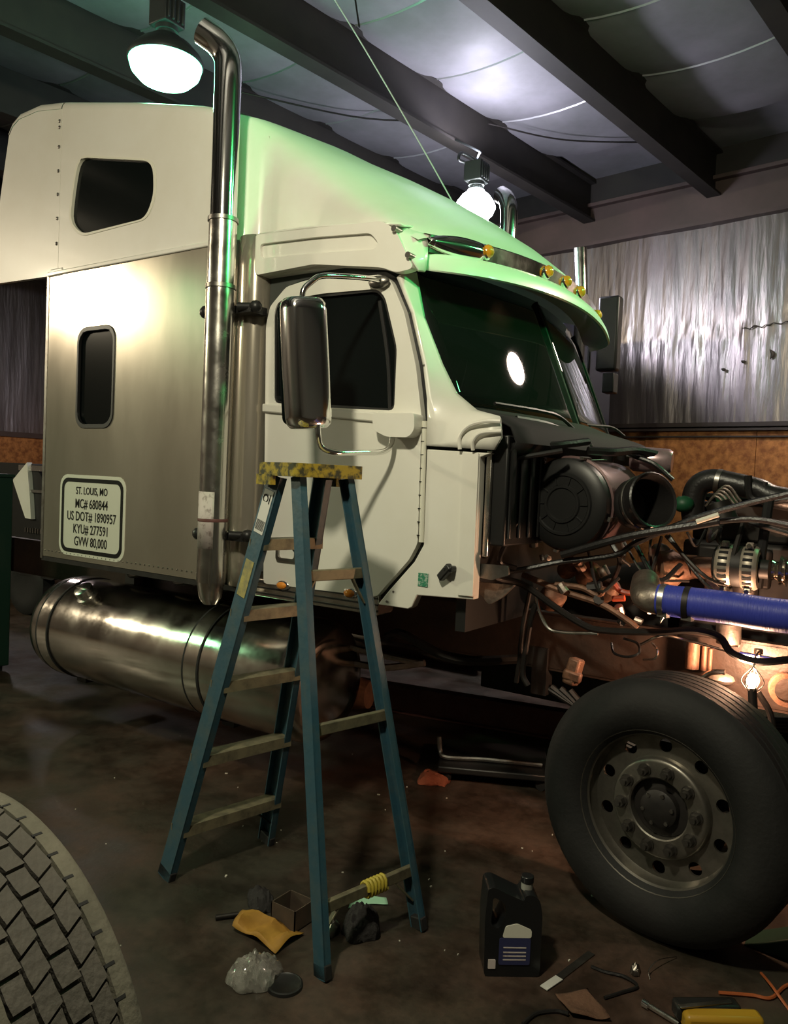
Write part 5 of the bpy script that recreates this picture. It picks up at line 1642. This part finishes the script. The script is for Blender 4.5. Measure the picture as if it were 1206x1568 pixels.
MB().cyl((0.118, -0.352, 0.012), (0.230, -0.383, 0.012), 0.009, n=12).build('shaft', 'worn_chrome', ext_)
MB().cyl((0.105, -0.353, 0.014), (0.128, -0.360, 0.014), 0.013, n=12).build('socket', 'chrome', ext_)
tl = thing('cordless_tool', 'black and yellow power tool lying at the bottom edge by the wheel', 'tool', V((0.295, -0.261, 0.000)))
a, b = V((0.210, -0.377, 0.050)), V((0.379, -0.246, 0.050))
MB().bar(a, b, 0.06, 0.05).build('body', 'black_plastic', tl, bevel=0.012)
MB().bar(a + V(0.02, -0.02, 0.027), b + V(-0.02, -0.02, 0.027), 0.016, 0.006).build('rail', 'steel_grey', tl, bevel=0.002)
MB().bar(V((0.243, -0.399, 0.040)), V((0.449, -0.255, 0.040)), 0.06, 0.06).build('grip', 'tool_yellow', tl, bevel=0.014)
MB().bar(V((0.258, -0.330, 0.012)), V((0.364, -0.257, 0.012)), 0.07, 0.024).build('battery', 'black_plastic', tl, bevel=0.006)
tag(MB().tube([(0.585, 0.184, 0.008), (0.486, 0.070, 0.008), (0.449, -0.046, 0.008), (0.392, -0.073, 0.008), (0.298, -0.129, 0.008)], 0.006, 6).build('extension_cord', 'orange_cord', None), 'orange extension cord on the floor at the right edge below the wheel', 'cord')
tag(MB().tube([(0.397, 0.087, 0.006), (0.441, 0.004, 0.024), (0.467, -0.036, 0.024), (0.514, -0.082, 0.006)], 0.005, 6).build('orange_lead', 'orange_cord', None), 'thin orange lead crossing the orange extension cord', 'cord')
wd_ = V((0.399, 0.300, 0.000))
m = MB().add([tuple(wd_ + V(*q)) for q in ((-0.09, -0.06, 0), (0.12, -0.06, 0), (0.12, 0.06, 0), (-0.09, 0.06, 0), (0.12, -0.06, 0.11), (0.12, 0.06, 0.11))],
             [(0, 3, 2, 1), (0, 1, 4), (3, 5, 2), (1, 2, 5, 4), (0, 4, 5, 3)])
tag(m.build('wheel_chock', 'green_cabinet', None, bevel=0.006), 'dark green wheel chock on the floor in front of the steer tire', 'chock')
rnd = random.Random(11)
m = MB()
for k in range(80):
    x_, y_ = rnd.uniform(-3.2, 0.9), rnd.uniform(-1.9, 0.9)
    s_ = rnd.choice((0.0015, 0.002, 0.002, 0.003, 0.005))
    a = rnd.uniform(0, PI)
    m.bar((x_, y_, 0.002), (x_ + math.cos(a) * s_ * 3, y_ + math.sin(a) * s_ * 3, 0.002), s_ * 1.5, 0.004)
o = m.build('floor_debris', 'speck', None, smooth=0)
tag(o, 'scattered pale chips and crumbs on the oily floor', 'debris')
o['kind'] = 'stuff'
